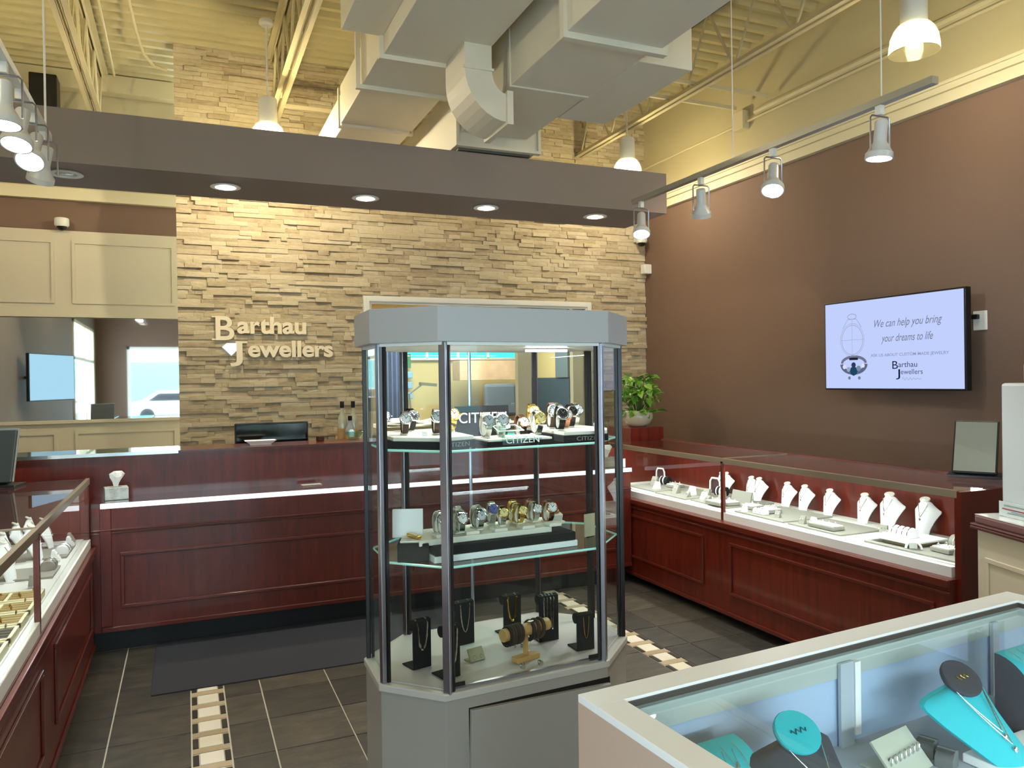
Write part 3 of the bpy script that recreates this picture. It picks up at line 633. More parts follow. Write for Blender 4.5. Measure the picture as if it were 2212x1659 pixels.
# ================================================================== FLOOR MAT
ob('floor_mat',MB().box(-.19,4.34,.0,1.64,5.205,.007),mat('charcoal_carpet',(50,52,58),.95,bump=.6,scale=500),label='long charcoal carpet mat before the reception counter',cat='mat',bevel=.003)
# ================================================================== GLASS TOWER
OP=[(.578,2.758),(.572,2.497),(.745,2.32),(1.368,2.358),(1.562,2.553),(1.568,2.814),(1.395,2.99),(.772,2.952)]
OC=(1.07,2.655)
def oct_(k,dx=0): return [(OC[0]+(x-OC[0])*k+dx,OC[1]+(y-OC[1])*k) for x,y in OP]
tw=thing('display_tower','tall grey octagonal glass display tower in the middle of the shop','showcase',(0,0,0))
tgrey=mat('tower_laminate',(158,154,146),.4)
ob('cabinet_base',MB().prism(oct_(.985),.0,.575),tgrey,tw,bevel=.002)
ob('plinth_deck',MB().prism(oct_(1.0),.575,.6),mat('tower_rim',(190,188,180),.4),tw,bevel=.004)
ob('display_floor',MB().prism(oct_(.93),.6,.604),mat('grey_mauve_liner',(196,186,186),.6),tw)
ob('header',MB().prism(oct_(1.03),1.725,1.838),mat('header_laminate',(168,168,168),.4),tw,bevel=.002)
ob('header_liner',MB().prism(oct_(.98),1.715,1.725),white,tw)
# door leaf hanging slightly open on the base front
fx=Vector((OP[3][0]-OP[2][0],OP[3][1]-OP[2][1],0)).normalized(); fn=Vector((fx.y,-fx.x,0))
p2=Vector((OP[2][0],OP[2][1],0))
Md=Matrix.Translation(p2*.985+Vector((*OC,0))*.015+fx*.08)@Matrix(((fx.x,fn.x,0,0),(fx.y,fn.y,0,0),(0,0,1,0),(0,0,0,1)))
b=MB(); Mt=Md@Matrix.Translation((0,0,.536))@Matrix.Rotation(math.radians(1.6),4,'Y')
b.box(0,-.001,-.50,.538,.016,0,Mt)
ob('base_door',b,tgrey,tw,bevel=.002)
ob('door_gap',MB().box(-.004,-.01,.02,.542,.0006,.540,Md),toe,tw)
for i,(x,y) in enumerate(OP):
    big=i in (1,2,3,6,7); dx,dy=Vector((OC[0]-x,OC[1]-y)).normalized()*.018
    a=math.atan2(y-OC[1],x-OC[0]); wdt=.026 if i in (2,3) else (.02 if i in (1,) else .013)
    ob('corner_post',MB().cbox(x+dx,y+dy,1.16,.016,wdt,1.13,rz=a),aludk if i in (0,4,5) else alu,tw,bevel=.002)
    ob('post_gasket',MB().cbox(x+dx*1.9,y+dy*1.9,1.16,.01,wdt*1.25,1.13,rz=a),aludk,tw)
for i in range(8):
    a=Vector((*OP[i],0)); c=Vector((*OP[(i+1)%8],0)); d=(c-a).normalized(); n=Vector((d.y,-d.x,0)); mid=(a+c)/2; 
    inw=(Vector((*OC,0))-mid); n=n if n.dot(inw)>0 else -n
    M=Matrix.Translation(a+n*.02)@Matrix(((d.x,n.x,0,0),(d.y,n.y,0,0),(0,0,1,0),(0,0,0,1))); L=(c-a).length
    if i==2:
        ob('glass_door',MB().box(.02,0,.61,L*.505,.004,1.715,M),glass,tw); ob('glass_door',MB().box(L*.51,0.0,.61,L-.02,.004,1.715,M),glass,tw)
        ob('door_rail',MB().box(.02,-.004,.604,L-.02,.008,.612,M),alu,tw)
        for u in (L*.505-.035,L*.51+.03):
            ob('door_knob',MB().lathe([(.0005,.022),(.008,.022),(.010,.012),(.005,.008),(.005,0)],14,Matrix.Translation(M@Vector((u,-.002,.64)))@Matrix.Rotation(math.radians(90),4,'X')),silver,tw,smooth=True)
        ob('hinge_plate',MB().box(.025,-.004,.605,.075,.0,.625,M),aludk,tw); ob('hinge_plate',MB().box(L-.075,-.004,.605,L-.025,.0,.625,M),aludk,tw)
    else: ob('glass_panel',MB().box(.012,0,.604,L-.012,.004,1.718,M),glass,tw)
Sh1,Sh2=1.375,1.0
for z in (Sh1,Sh2):
    ob('glass_shelf',MB().prism(oct_(.92),z-.008,z),glassg,tw)
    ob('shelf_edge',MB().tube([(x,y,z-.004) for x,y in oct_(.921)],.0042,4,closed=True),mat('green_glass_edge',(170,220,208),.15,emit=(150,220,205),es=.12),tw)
ob('hook_post',MB().tube([(1.07,2.95,.6),(1.07,2.95,1.72)],.007,6),alu,tw)
area('tower_lamp',(OC[0],OC[1]-.05,1.712),3.2,(.95,.98,1),.6,.05,(1,.03,0),(0,0,-1))
ob('tower_light',MB().box(1.13,2.5,1.700,1.29,2.52,1.708),emis('tower_tube',(240,250,255),5),tw)
# --- watches
def ring_band(w,ry,rz,th,n=18,a0=-1.9,a1=4.3):
    b=MB(); vs=[]
    for k in range(n+1):
        a=a0+(a1-a0)*k/n
        for r in (0,th):
            for x in (-w/2,w/2): vs.append((x,-(ry+r)*math.cos(a),(rz+r)*math.sin(a)))
    fs=[]
    for k in range(n):
        i=k*4;j=i+4
        fs+=[(i,i+1,j+1,j),(i+2,j+2,j+3,i+3),(i,j,j+2,i+2),(i+1,i+3,j+3,j+1)]
    fs+=[(0,2,3,1),(n*4,n*4+1,n*4+3,n*4+2)]
    return b.add(vs,fs)
def watch(strap,case_,dial,cush=padw):
    t=thing('wristwatch','','watch')
    # origin at the foot of the stand, dial faces -Y tilted upward
    Mt=Matrix.Translation((0,0,.035))
    b=ring_band(.017,.022,.031,.003); b.v=[tuple(Mt@Vector(v)) for v in b.v]; ob('strap',b,strap,t,smooth=True)
    Mc=Matrix.Translation((0,-.0225,.047))@Matrix.Rotation(math.radians(65),4,'X')
    ob('watch_case',MB().lathe([(.0005,-.004),(.0165,-.004),(.019,0),(.0185,.004),(.016,.006),(.0145,.005)],20,Mc),case_,t,smooth=True)
    ob('dial',MB().lathe([(.0005,.0045),(.0150,.0045)],18,Mc),dial,t)
    b=MB()
    for k in range(12):
        a=k*PI/6; b.cbox(.012*math.cos(a),.012*math.sin(a),.0052,.0035,.0009,.0006,rz=a)
    b.cbox(.003,.003,.0054,.010,.0012,.0006,rz=.8).cbox(-.002,.005,.0054,.012,.001,.0006,rz=2)
    b.v=[tuple(Mc@Vector(v)) for v in b.v]; ob('hands',b,case_ if dial in (dialk,) else dkmet,t)
    ob('crown',MB().cbox(.0205,-.0225,.047,.004,.004,.004),case_,t)
    ob('display_cuff',MB().tube([(0,.012,.002),(0,.016,.03),(0,.002,.055),(0,-.016,.048)],[.006,.005,.005,.004],6).cbox(0,.006,.0015,.02,.03,.003),cush,t)
    return t
dialw=mat('dial_white',(232,232,228),.3); dialk=mat('dial_black',(18,20,24),.15,coat=.6); dialg=mat('dial_champagne',(226,206,140),.3); dialb=mat('dial_blue',(104,112,190),.3); dials=mat('dial_silver',(186,190,192),.25)
clearst=mat('clear_acrylic',(200,206,204),.15)
def tilt_txt(px,py): pass
# cushion platforms of the upper shelf
def platform(name,poly,z0,z1,zc,label,group,word=None,inset=.0,wordpos=None,rz=0):
    t=thing(name,label,'stand',(0,0,0),group=group)
    ob('base_block',MB().prism(poly,z0,z1),blackv,t,bevel=.001)
    cx=sum(p[0] for p in poly)/len(poly); cy=sum(p[1] for p in poly)/len(poly)
    ob('cushion_top',MB().prism([(cx+(x-cx)*.97,cy+(y-cy)*.97) for x,y in poly],z1,zc),padw,t,bevel=.002)
    if word:
        a,bp=Vector((*wordpos[0],0)),Vector((*wordpos[1],0)); d=(bp-a).normalized(); n=Vector((d.y,-d.x,0)); L=(bp-a).length
        me=fit(textmesh(word,1,.0,0),0,L,z0+(z1-z0)*.2,z1-(z1-z0)*.2)
        me=xf(me,Matrix(((d.x,0,n.x,a.x+n.x*.0015),(d.y,0,n.y,a.y+n.y*.0015),(0,1,0,0),(0,0,0,1))))
        ob('brand_lettering',me,padg,t)
    return t
gU='black watch stands with cushions on the upper tower shelf'
platform('watch_stand',[(.63,2.50),(.76,2.385),(.90,2.43),(.92,2.90),(.64,2.84)],Sh1+.001,Sh1+.025,Sh1+.038,'black watch stand with cream cushion at the left of the upper shelf',gU,'CITIZEN',wordpos=((.775,2.387),(.875,2.422)))
platform('watch_stand',[(1.22,2.40),(1.40,2.40),(1.47,2.52),(1.47,2.86),(1.24,2.86)],Sh1+.001,Sh1+.025,Sh1+.038,'black watch stand with cream cushion at the right of the upper shelf',gU,'CITIZEN',wordpos=((1.27,2.398),(1.37,2.398)))
b=platform('watch_stand',[(.94,2.42),(1.19,2.42),(1.19,2.60),(.94,2.60)],Sh1+.001,Sh1+.014,Sh1+.022,'low black watch stand in the middle of the upper shelf',gU,None)
cp=thing('logo_block','clear acrylic logo block standing in the middle of the upper shelf','sign',(0,0,0))
ob('acrylic_front',MB().cbox(1.06,2.40,Sh1+.018,.15,.006,.034,rz=.02),glassg,cp,bevel=.001)
me=xf(fit(textmesh('CITIZEN',1,.0006,0),0,.125,0,.022),Matrix.Translation((.998,2.394,Sh1+.008))@Matrix.Rotation(.02,4,'Z')@Matrix.Rotation(PI/2,4,'X')); ob('brand_lettering',me,padw2,cp)
ob('acrylic_tray',MB().cbox(1.05,2.50,Sh1+.047,.10,.07,.008,rx=.25,rz=.1),glassg,cp,bevel=.002); ob('tray_frame',MB().tube([(1.0,2.47,Sh1+.046),(1.10,2.475,Sh1+.046),(1.095,2.54,Sh1+.062),(1.005,2.535,Sh1+.062)],.0025,4,closed=True),padw2,cp)
bl=thing('logo_block','black logo plaque with white lettering leaning at the back of the upper shelf','sign',(0,0,0))
ob('plaque',MB().cbox(1.06,2.80,Sh1+.075,.24,.012,.10,rx=-.1,rz=.03),blackv,bl,bevel=.002)
me=xf(fit(textmesh('CITIZEN',1,.0006,0),0,.20,0,.040),Matrix.Translation((.965,2.783,Sh1+.060))@Matrix.Rotation(.03,4,'Z')@Matrix.Rotation(PI/2,4,'X')); ob('brand_lettering',me,padw2,bl)
ob('plaque_foot',MB().cbox(1.06,2.80,Sh1+.013,.2,.05,.026),blackv,bl)
# one prototype of each kind of watch
kinds={'black':(dkmet,silver,dialk),'silver':(silver,silver,dials),'white':(silver,silver,dialw),'gold':(gold,gold,dialg),'rose':(rose,rose,dialw),'leather':(leather,silver,dials),'blue':(silver,silver,dialb),'two':(silver,gold,dialg)}
protos={}
KW={'black':'gunmetal','silver':'steel','white':'steel with white dial','gold':'gold-tone','rose':'rose gold-tone','leather':'brown leather strap','blue':'steel with blue dial','two':'steel and gold'}
def put_watch(kind,x,y,z,rz,sc,label,group):
    if kind not in protos: protos[kind]=[watch(*kinds[kind]),[False]]
    return place(protos[kind][0],protos[kind][1],(x,y,z),rz,label,group,sc)
up=[(.672,2.80,1,'silver',1.1,'at the left end'),(.70,2.60,1,'leather',1.05,'front left'),(.765,2.76,1,'black',1.1,'back row, left stand'),(.80,2.55,1,'leather',1.15,'front row, beside the front post'),
(.888,2.66,1,'gold',1.2,'just right of the front post'),(.965,2.50,0,'silver',1.15,'under the letter C of the plaque'),(1.03,2.52,0,'silver',1.15,'under the plaque lettering'),(1.185,2.70,0,'rose',1.15,'behind, left of the gold one'),
(1.225,2.68,1,'gold',1.2,'back row, centre right'),(1.185,2.55,0,'two',1.15,'front row before the gold one'),(1.27,2.60,1,'leather',1.25,'large, centre right'),(1.245,2.48,1,'black',1.15,'front row, centre right'),(1.305,2.56,1,'rose',1.0,'small, lying low at centre right'),
(1.385,2.80,1,'silver',1.15,'back row, right stand'),(1.36,2.62,1,'black',1.15,'with dark dial, front of the right stand'),(1.43,2.72,1,'silver',1.15,'at the right end'),(1.10,2.68,0,'white',1.0,'lying before the plaque')]
for i,(x,y,hi,k,sc,l) in enumerate(up):
    put_watch(k,x,y,Sh1+(.0395 if hi else (.023 if y<2.6 and x<1.19 else .001)),R.uniform(-.15,.35),sc*1.12,KW[k]+' watch on the upper tower shelf, '+l,'watches on the upper tower shelf')
for i,(x,y,l) in enumerate(((.735,2.475,'left front corner'),(1.44,2.56,'right stand edge'),(1.29,2.84,'behind the gold watches'))):
    ob('price_card',MB().cbox(x,y,Sh1+.0475,.018,.002,.016,rx=-.35),paper,label='tiny cream price card on the upper tower shelf, '+l,cat='card',group='price cards on the upper tower shelf')
# lower shelf stand
ls=thing('watch_stand','stepped cream and black watch stand on the lower tower shelf','stand',(0,0,0))
ob('white_base',MB().prism([(.74,2.40),(1.285,2.43),(1.275,2.66),(.735,2.63)],Sh2+.001,Sh2+.022),padw2,ls,bevel=.002)
ob('black_tier',MB().prism([(.745,2.405),(1.28,2.435),(1.27,2.655),(.74,2.625)],Sh2+.022,Sh2+.052),blackv,ls,bevel=.002)
ob('cushion_top',MB().prism([(.70,2.44),(1.20,2.465),(1.255,2.655),(.735,2.63)],Sh2+.052,Sh2+.072),padw,ls,bevel=.003)
for i in range(5): ob('cushion_step',MB().cbox(.79+i*.105,2.48,Sh2+.078,.05,.05,.012,rz=.05),padw,ls,bevel=.003)
gl='watches on the lower tower shelf'
lo=[(.79,2.50,0,'silver','at the left end beside the front post'),(.785,2.455,-1,'white','front left, round pale dial'),(.875,2.56,0,'silver','upper left pair, rear one'),(.852,2.50,0,'blue','upper left pair, front one'),(.852,2.455,-1,'white','lower left, slim bracelet'),
(.945,2.55,0,'white','back row with clean white dial'),(.925,2.475,-1,'silver','square case in the front row'),(1.02,2.60,0,'blue','back row with violet blue dial'),(1.02,2.50,-1,'two','square gold case in the front row'),(1.105,2.60,0,'gold','back row, pale gold'),
(1.09,2.51,-1,'gold','round gold dial in the front row'),(1.175,2.60,0,'rose','back row toward the right'),(1.155,2.52,-1,'silver','slim bracelet toward the right'),(1.22,2.54,0,'rose','second from the right end'),]
for x,y,d,k,l in lo: put_watch(k,x,y,Sh2+(.073 if d==0 else .084),R.uniform(-.1,.3),1.22 if d==0 else 1.05,KW[k]+' watch on the lower tower shelf, '+l,gl)
cu=thing('watch_cushion','gold-tone watch lying on a cream cushion block at the right end of the lower shelf','stand',(1.275,2.60,Sh2+.053),.1)
ob('cushion_block',MB().cbox(0,0,.03,.05,.05,.03,rx=.3).cbox(0,0,.006,.07,.05,.012),padw,cu,bevel=.004); ob('gold_dial',MB().lathe([(.0005,.006),(.017,.006),(.019,.002),(.019,0)],18,Matrix.Translation((0,-.004,.047))@Matrix.Rotation(.3,4,'X')),gold,cu,smooth=True)
bx=thing('gift_box','open black watch box with a gold watch inside, left of the lower shelf','box',(.70,2.50,Sh2+.001),-.35)
ob('box_body',MB().box(-.052,-.052,0,.052,.052,.062),blackv,bx,bevel=.003); ob('box_cushion',MB().box(-.044,-.044,.062,.044,.044,.070),padw,bx,bevel=.004)
ob('box_lid',MB().cbox(-.025,.058,.11,.105,.012,.098,rx=-.12),padw2,bx,bevel=.002)
ob('gold_bracelet',MB().cbox(0,0,.078,.02,.07,.012,rz=.6),gold,bx,bevel=.004)
ob('price_card',MB().cbox(1.40,2.55,Sh2+.045,.055,.004,.085,rz=.3),mat('kraft_card',(196,184,150),.7),label='tall kraft card at the right end of the lower tower shelf',cat='card')
# --- bottom deck: pendant stands, bracelet bar
def chain(pts,r,m,name='chain'):
    b=MB()
    P_=[Vector(p) for p in pts]; out=[]
    for a,c in zip(P_[:-1],P_[1:]):
        n=max(1,int((c-a).length/(r*2.6)))
        out+=[a.lerp(c,k/n) for k in range(n)]
    out.append(P_[-1])
    rr=[r if k%2 else r*.62 for k in range(len(out))]
    return b.tube(out,rr,6)
def neck_stand(label,loc,rz,h,w,chains):
    h*=1.15; w*=1.1
    t=thing('chain_stand',label,'stand',loc,rz,group='black chain stands in the glass tower')
    ob('front_board',MB().cbox(0,0,h/2,w,.006,h,rx=0),blackv,t,bevel=.001)
    ob('rolled_top',MB().tube([(-w/2,.016,h-.016),(w/2,.016,h-.016)],.019,14),blackv,t,smooth=True)
    ob('foot_plate',MB().box(-w/2,0,0,w/2,.075,.004),blackv,t)
    for (x0,x1,dr,r,m) in chains:
        pts=[(x0,.016,h+.004),(x0,-.006,h-.01)]
        for k in range(1,12):
            u=k/12; pts.append((x0+(x1-x0)*u, -.006, h-.012-dr*math.sin(PI*u)**.55))
        pts+=[(x1,-.006,h-.01),(x1,.016,h+.004)]
        ob('chain',chain(pts,r*1.35,m),m,t,smooth=True)
    return t
Z6=.605
def P6(px,py): v=PZ(px,py,Z6); return (v.x,v.y,Z6)
neck_stand('tall black stand with a thick silver chain, leftmost in the tower',P6(912,1443),.25,.145,.065,[(-.02,.02,.09,.0035,silver)])
neck_stand('black stand with silver chain close behind the front post',P6(976,1464),.25,.15,.06,[(-.008,.02,.11,.003,silver)])
neck_stand('black stand behind the front post with thin grey chain',P6(1004,1392),.2,.14,.075,[(-.02,.02,.10,.002,silver)])
neck_stand('black stand with a thick gold chain',P6(1107,1372),.1,.135,.07,[(-.02,.018,.085,.0042,gold)])
neck_stand('black stand with four silver chains hanging down',P6(1186,1384),.05,.15,.075,[(-.022,-.008,.115,.003,silver),(.006,.02,.115,.003,silver)])
t=neck_stand('black stand with a fine gold chain, rightmost in the tower',P6(1265,1404),.0,.115,.065,[(-.01,.012,.075,.0014,gold)])
bb=thing('bracelet_stand','bamboo T-bar stand holding dark leather bracelets','stand',P6(1136,1425),.28); bb.scale=(1.22,)*3
ob('foot',MB().cbox(0,0,.008,.085,.03,.016),bamboo,bb,bevel=.002); ob('upright',MB().box(-.006,-.005,.016,.006,.005,.07),bamboo,bb)
ob('bar',MB().tube([(-.085,0,.088),(.085,0,.088)],.018,20),bamboo,bb,smooth=True)
for i in range(9):
    x=-.07+i*.009 if i<6 else .014+(i-6)*.019
    tr_=MB().tube([(x+(.003*math.sin(a)),.0+.0225*math.cos(a),.083+.026*math.sin(a)) for a in [k*2*PI/16 for k in range(16)]],.0042 if i<6 else .006,8,closed=True)
    tagp(ob('bracelet',tr_,leather if i%3 else mat('black_leather',(26,22,20),.55),bb,smooth=True),('broad ' if i>=6 else '')+'dark leather bracelet')
ob('bracelet_clasp',MB().cbox(.012,-.01,.108,.02,.012,.01,rz=.3).cbox(-.06,-.024,.06,.006,.004,.01).cbox(-.035,-.024,.055,.006,.004,.01),silver,bb)
es=thing('earring_card','small cream slanted stand with gold hoop earrings in the tower','stand',P6(1032,1428),.25)
ob('slant_block',MB().cbox(0,.01,.022,.062,.006,.046,rx=-.55).box(-.031,.0,0,.031,.04,.004),mat('olive_card',(178,172,140),.7),es)
for s in (-1,1): ob('earring',MB().tube([(s*.014+.006*math.cos(a),-.004,.016+.007*math.sin(a)) for a in [k*2*PI/10 for k in range(10)]],.0012,5,closed=True),silver,es)
# ================================================================== WHITE BUSTS AND TRAYS IN THE WALL CASES
def bust(m,w=.085,h=.15,thin=False):
    """a leaning necklace bust: a curved board that widens to shoulders near the top; faces -X in the local frame"""
    b=MB(); rows=18; cols=10; vs=[]
    for i in range(rows+1):
        u=i/rows; z=h*u
        if u<.76: hw=w*(.26+.30*(u/.76)**1.6)
        elif u<.95: hw=w*(.56-.28*((u-.76)/.19)**.9)
        else: hw=w*(.28-.05*(u-.95)/.05)
        x=-.012+.035*(u**1.6)
        for k in range(cols+1):
            v=k/cols*2-1; vs.append((x+.75*hw*abs(v)**1.8,hw*v,z-.02*abs(v)**1.5*(.56>0)*min(1,u*1.2)))
    fs=[(i*(cols+1)+k,i*(cols+1)+k+1,(i+1)*(cols+1)+k+1,(i+1)*(cols+1)+k) for i in range(rows) for k in range(cols)]
    nv=len(vs); vs2=[(x+.006,y,z) for x,y,z in vs]; b.add(vs+vs2,fs+[tuple(j+nv for j in f[::-1]) for f in fs])
    e=[k for k in range(cols+1)]; 
    per=[k for k in range(cols)]+[i*(cols+1)+cols for i in range(rows)]+[rows*(cols+1)+k for k in range(cols,0,-1)]+[i*(cols+1) for i in range(rows,0,-1)]
    b.f+=[(per[i],per[(i+1)%len(per)],per[(i+1)%len(per)]+nv,per[i]+nv) for i in range(len(per))]
    return b
def busttree(m,capm,w,h,chainm,pendant_=True,ch=True):
    t=thing('necklace_bust','','necklace bust')
    ob('bust_board',bust(m,w,h),m,t,smooth=True)
    ob('neck_cap',MB().lathe([(.0005,0),(w*.2,0),(w*.21,-.003),(w*.2,-.006)],20,Matrix.Translation((.034,0,h-.002))@Matrix.Rotation(-.5,4,'Y')@Matrix.Diagonal((.75,1,1,1))),capm,t,smooth=True)
    ob('bust_foot',MB().box(-.01,-w*.26,0,.05,w*.26,.004),m,t)
    if ch:
        pts=[]
        for k in range(17):
            v=(k/16*2-1); zz=h*(.86-.36*(1-abs(v))**.8); u=zz/h; x=-.012+.035*(u**1.6)-.003+.010*abs(v)**1.8
            pts.append((x-.001,v*w*.19,zz))
        ob('necklace',MB().tube(pts,.0009 if w<.1 else .0016,5),chainm,t,smooth=True)
        if pendant_: 
            p=pts[8]; ob('pendant_stone',MB().lathe([(.0005,.006),(.004,.002),(.004,-.002),(.0005,-.008)],8,Matrix.Translation((p[0]-.003,0,p[2]-.008))),silver,t)
    return t
wb_=busttree(padw2,padw,.115,.165,silver); ub=[False]
def deckpos(px,py,z=.7105): v=PZ(px,py,z); return v
rb=[(1569,1066,1),(1597,1066,1),(1641,1078,1),(1673,1080,1),(1716,1094,1.0),(1750,1102,1.0),(1813,1112,1.0),(1864,1130,1.05),(1912,1145,1.25)]
for i,(px,py,sc) in enumerate(rb):
    v=deckpos(px,py); v.x=min(v.x,3.70)
    place(wb_,ub,(v.x,v.y,.7105),.12,'white necklace bust in the right wall case, '+ord_(i)+' counted from the post',"white necklace busts in the right wall case",sc)
v=deckpos(1850,1095); place(wb_,ub,(3.70,2.98,.7105),.1,'taller cream necklace bust behind the others in the right wall case','white necklace busts in the right wall case',1.22)
# grey presentation boards on the deck
def pad(px,py,sx,sy,h,label,m=padg,grp='grey display boards in the right wall case',rz=0,z=.7105):
    v=deckpos(px,py,z); return ob('display_board',MB().cbox(v.x,v.y,z+h/2,sx,sy,h,rz=rz),m,label=label,cat='board',group=grp,bevel=.002)
for xa_,xb2,ya_,yb2,l in ((3.30,3.78,2.47,3.00,'at the near end of the right case'),(3.30,3.62,3.16,3.56,'under the long ring tray of the right case'),(3.30,3.70,3.60,4.04,'under the first necklace busts of the right case'),(3.33,3.74,4.16,4.56,'just beyond the dark post of the right case'),(3.31,3.70,4.60,4.98,'in the middle of the far half of the right case'),(3.33,3.72,5.02,5.42,'at the far end of the right case')):
    ob('display_board',MB().box(xa_,ya_,.7105,xb2,yb2,.7195),padg,label='pale grey display board '+l,cat='board',group='grey display boards in the right wall case',bevel=.002)
rs_=thing('display_riser','cream display riser with a wooden base near the middle of the right wall case','riser',(3.46,2.86,.7105))
ob('riser_block',MB().box(-.09,-.09,0,.09,.08,.03),mat('kraft_block',(206,184,140),.6),rs_); ob('riser_top',MB().box(-.13,-.13,.03,.13,.13,.04),padw2,rs_,bevel=.002)
# ring trays: shallow box, cushion and four to six rings
def ringtray(nx,ny,sx,sy,m=padg,top=padw2,rm=silver,h=.02):
    t=thing('ring_tray','','tray')
    ob('tray_box',MB().box(-sx/2,-sy/2,0,sx/2,sy/2,h),m,t,bevel=.002)
    ob('tray_cushion',MB().box(-sx/2+.006,-sy/2+.006,h,sx/2-.006,sy/2-.006,h+.006),top,t,bevel=.003)
    for i in range(nx):
        for j in range(ny):
            x=-sx/2+sx*(i+.5)/nx; y=-sy/2+sy*(j+.5)/ny
            ob('ring',MB().tube([(x,y+.008*math.cos(a),h+.009+.008*math.sin(a)) for a in [k*2*PI/12 for k in range(12)]],.0018,5,closed=True).lathe([(.0005,.004),(.004,.001),(.0005,-.003)],6,Matrix.Translation((x,y,h+.021))),rm,t,smooth=True)
    return t
t0=ringtray(2,2,.10,.11); ut=[False]
for (px,py,l) in ((1575,1090,'just right of the dark post'),(1625,1098,'second right of the post'),(1664,1106,'third right of the post'),(1934,1162,'before the big cream bust'),(2046,1192,'at the near end, cut by the end panel'),(1458,1052,'in the far half, before the ring cubes')):
    v=deckpos(px,py,.722); v.x=max(v.x,3.31); v.y=max(v.y,2.50); place(t0,ut,(v.x,v.y,.7225),R.uniform(-.15,.15),'grey ring tray, right wall case, '+l,'grey ring trays in the right wall case')
t1=ringtray(1,4,.09,.19); t1.location=(3.37,3.33,.7225); t1['label']='long grey ring tray before the fifth and sixth necklace busts'; t1['group']='grey ring trays in the right wall case'
t1=ringtray(1,3,.09,.15); t1.location=(3.35,4.28,.7225); t1['label']='long pale ring tray just left of the dark post in the right case'; t1['group']='grey ring trays in the right wall case'
# bracelet half-rolls
def roll(w,r,m,bands,bm):
    t=thing('bracelet_roll','','stand')
    prof=[(-r,0)]+[(r*math.cos(a),r*.5+r*math.sin(a)) for a in [PI-k*PI/14 for k in range(15)]]+[(r,0)]
    M=Matrix(((1,0,0,0),(0,0,1,-w/2),(0,1,0,0),(0,0,0,1)))
    ob('roll_body',MB().prism(prof,0,w,M),m,t,bevel=.002)
    for k in range(bands):
        y=-w/2+w*(k+.6)/(bands+.2); P3=[(-r-.002,y,.01)]+[((r+.002)*math.cos(a),y,r*.5+(r+.002)*math.sin(a)) for a in [PI-j*PI/14 for j in range(15)]]
        ob('bracelet',chain(P3,.0028,bm),bm,t,smooth=True)
    return t
rg='bracelet rolls in the right wall case'
for (x,y,z,w,r,m,b,bm,l) in ((3.44,2.87,.7515,.13,.034,padw2,4,silver,'white roll with silver bangles on the cream riser'),(3.58,2.62,.7235,.15,.038,padg,3,mat('pearl',(222,214,196),.3),'grey roll with pearl bracelets near the end'),(3.36,3.86,.7205,.10,.024,padw2,2,silver,'small white roll behind the second ring tray')):
    t=roll(w,r,m,b,bm); t.location=(x,y,z); t['label']=l+' of the right wall case'; t['group']=rg
for i,(x,y,l) in enumerate(((3.34,2.73,'arched bangle stand with one silver bangle'),)):
    t=thing('bangle_stand',l+' near the end of the right case','stand',(x,y,.7235),.6)
    ob('arch',MB().tube([(0,.035*math.cos(a),.035*math.sin(a)) for a in [k*PI/12 for k in range(13)]],.006,8),padw2,t,smooth=True); ob('card',MB().cbox(-.02,.0,.02,.004,.035,.035,ry=-.4),padw2,t)
# ring cubes and small wedges in the far half
gc='small earring and ring blocks in the right wall case'
def block(x,y,w,h,m,label,z=.7195,rz=.3,tilt=.45):
    t=thing('earring_block',label,'stand',(x,y,z),rz,group=gc)
    ob('wedge',MB().prism([(-w*.5,0),(w*.5,0),(w*.35,h),(w*.1,h)],-w*.5,w*.5,Matrix(((1,0,0,0),(0,0,1,0),(0,1,0,0),(0,0,0,1)))),m,t,bevel=.0015)
    ob('earring',MB().lathe([(.0005,.004),(.004,0),(.0005,-.004)],8,Matrix.Translation((-w*.2,.008,h*.6))).lathe([(.0005,.004),(.004,0),(.0005,-.004)],8,Matrix.Translation((-w*.2,-.008,h*.6))),silver,t)
    return t
bl_=[(3.42,5.12,.05,.055,'farthest pale wedge'),(3.50,4.98,.045,.05,'pale wedge beside the farthest'),(3.42,4.86,.05,.06,'third wedge from the far end'),(3.46,4.72,.055,.065,'tall pale wedge in the middle of the far half'),(3.38,4.66,.04,.04,'small front wedge in the middle of the far half'),(3.52,4.62,.05,.055,'rear wedge beside the heart card'),(3.42,4.52,.045,.05,'wedge left of the long slanted card'),(3.36,4.40,.05,.045,'front wedge near the dark post'),(3.50,4.42,.05,.065,'tall grey wedge near the dark post'),
(3.33,3.98,.035,.04,'small wedge before the first bust'),(3.37,3.72,.035,.04,'small wedge before the third bust'),(3.36,3.50,.035,.045,'small wedge before the fourth bust'),(3.36,3.42,.04,.05,'taller wedge before the fifth bust'),(3.56,3.10,.04,.04,'small white wedge behind the sixth bust'),(3.42,2.55,.045,.05,'white wedge beside the end ring tray'),(3.62,2.50,.05,.06,'rear wedge at the near end'),(3.52,5.30,.055,.07,'tall wedge at the very far end')]
for i,(x,y,w_2,h,l) in enumerate(bl_): block(x,y,w_2,h,padw2 if i%3==0 else padg,l+' in the right wall case',rz=R.uniform(-.3,.4))
hc=thing('arch_stand','white arched photo stand in the far half of the right wall case','stand',(3.66,4.70,.7105),.2)
ob('arch',MB().tube([(0,-.05,0),(0,-.045,.10),(0,-.03,.125),(0,.03,.125),(0,.045,.10),(0,.05,0)],.007,8),padw2,hc,smooth=True); ob('arch_back',MB().cbox(.01,0,.055,.006,.08,.11),mat('dark_photo',(70,44,44),.5),hc)
hc=thing('arch_stand','white arched stand seen behind the glass tower in the right wall case','stand',(3.66,5.42,.7105),.2)
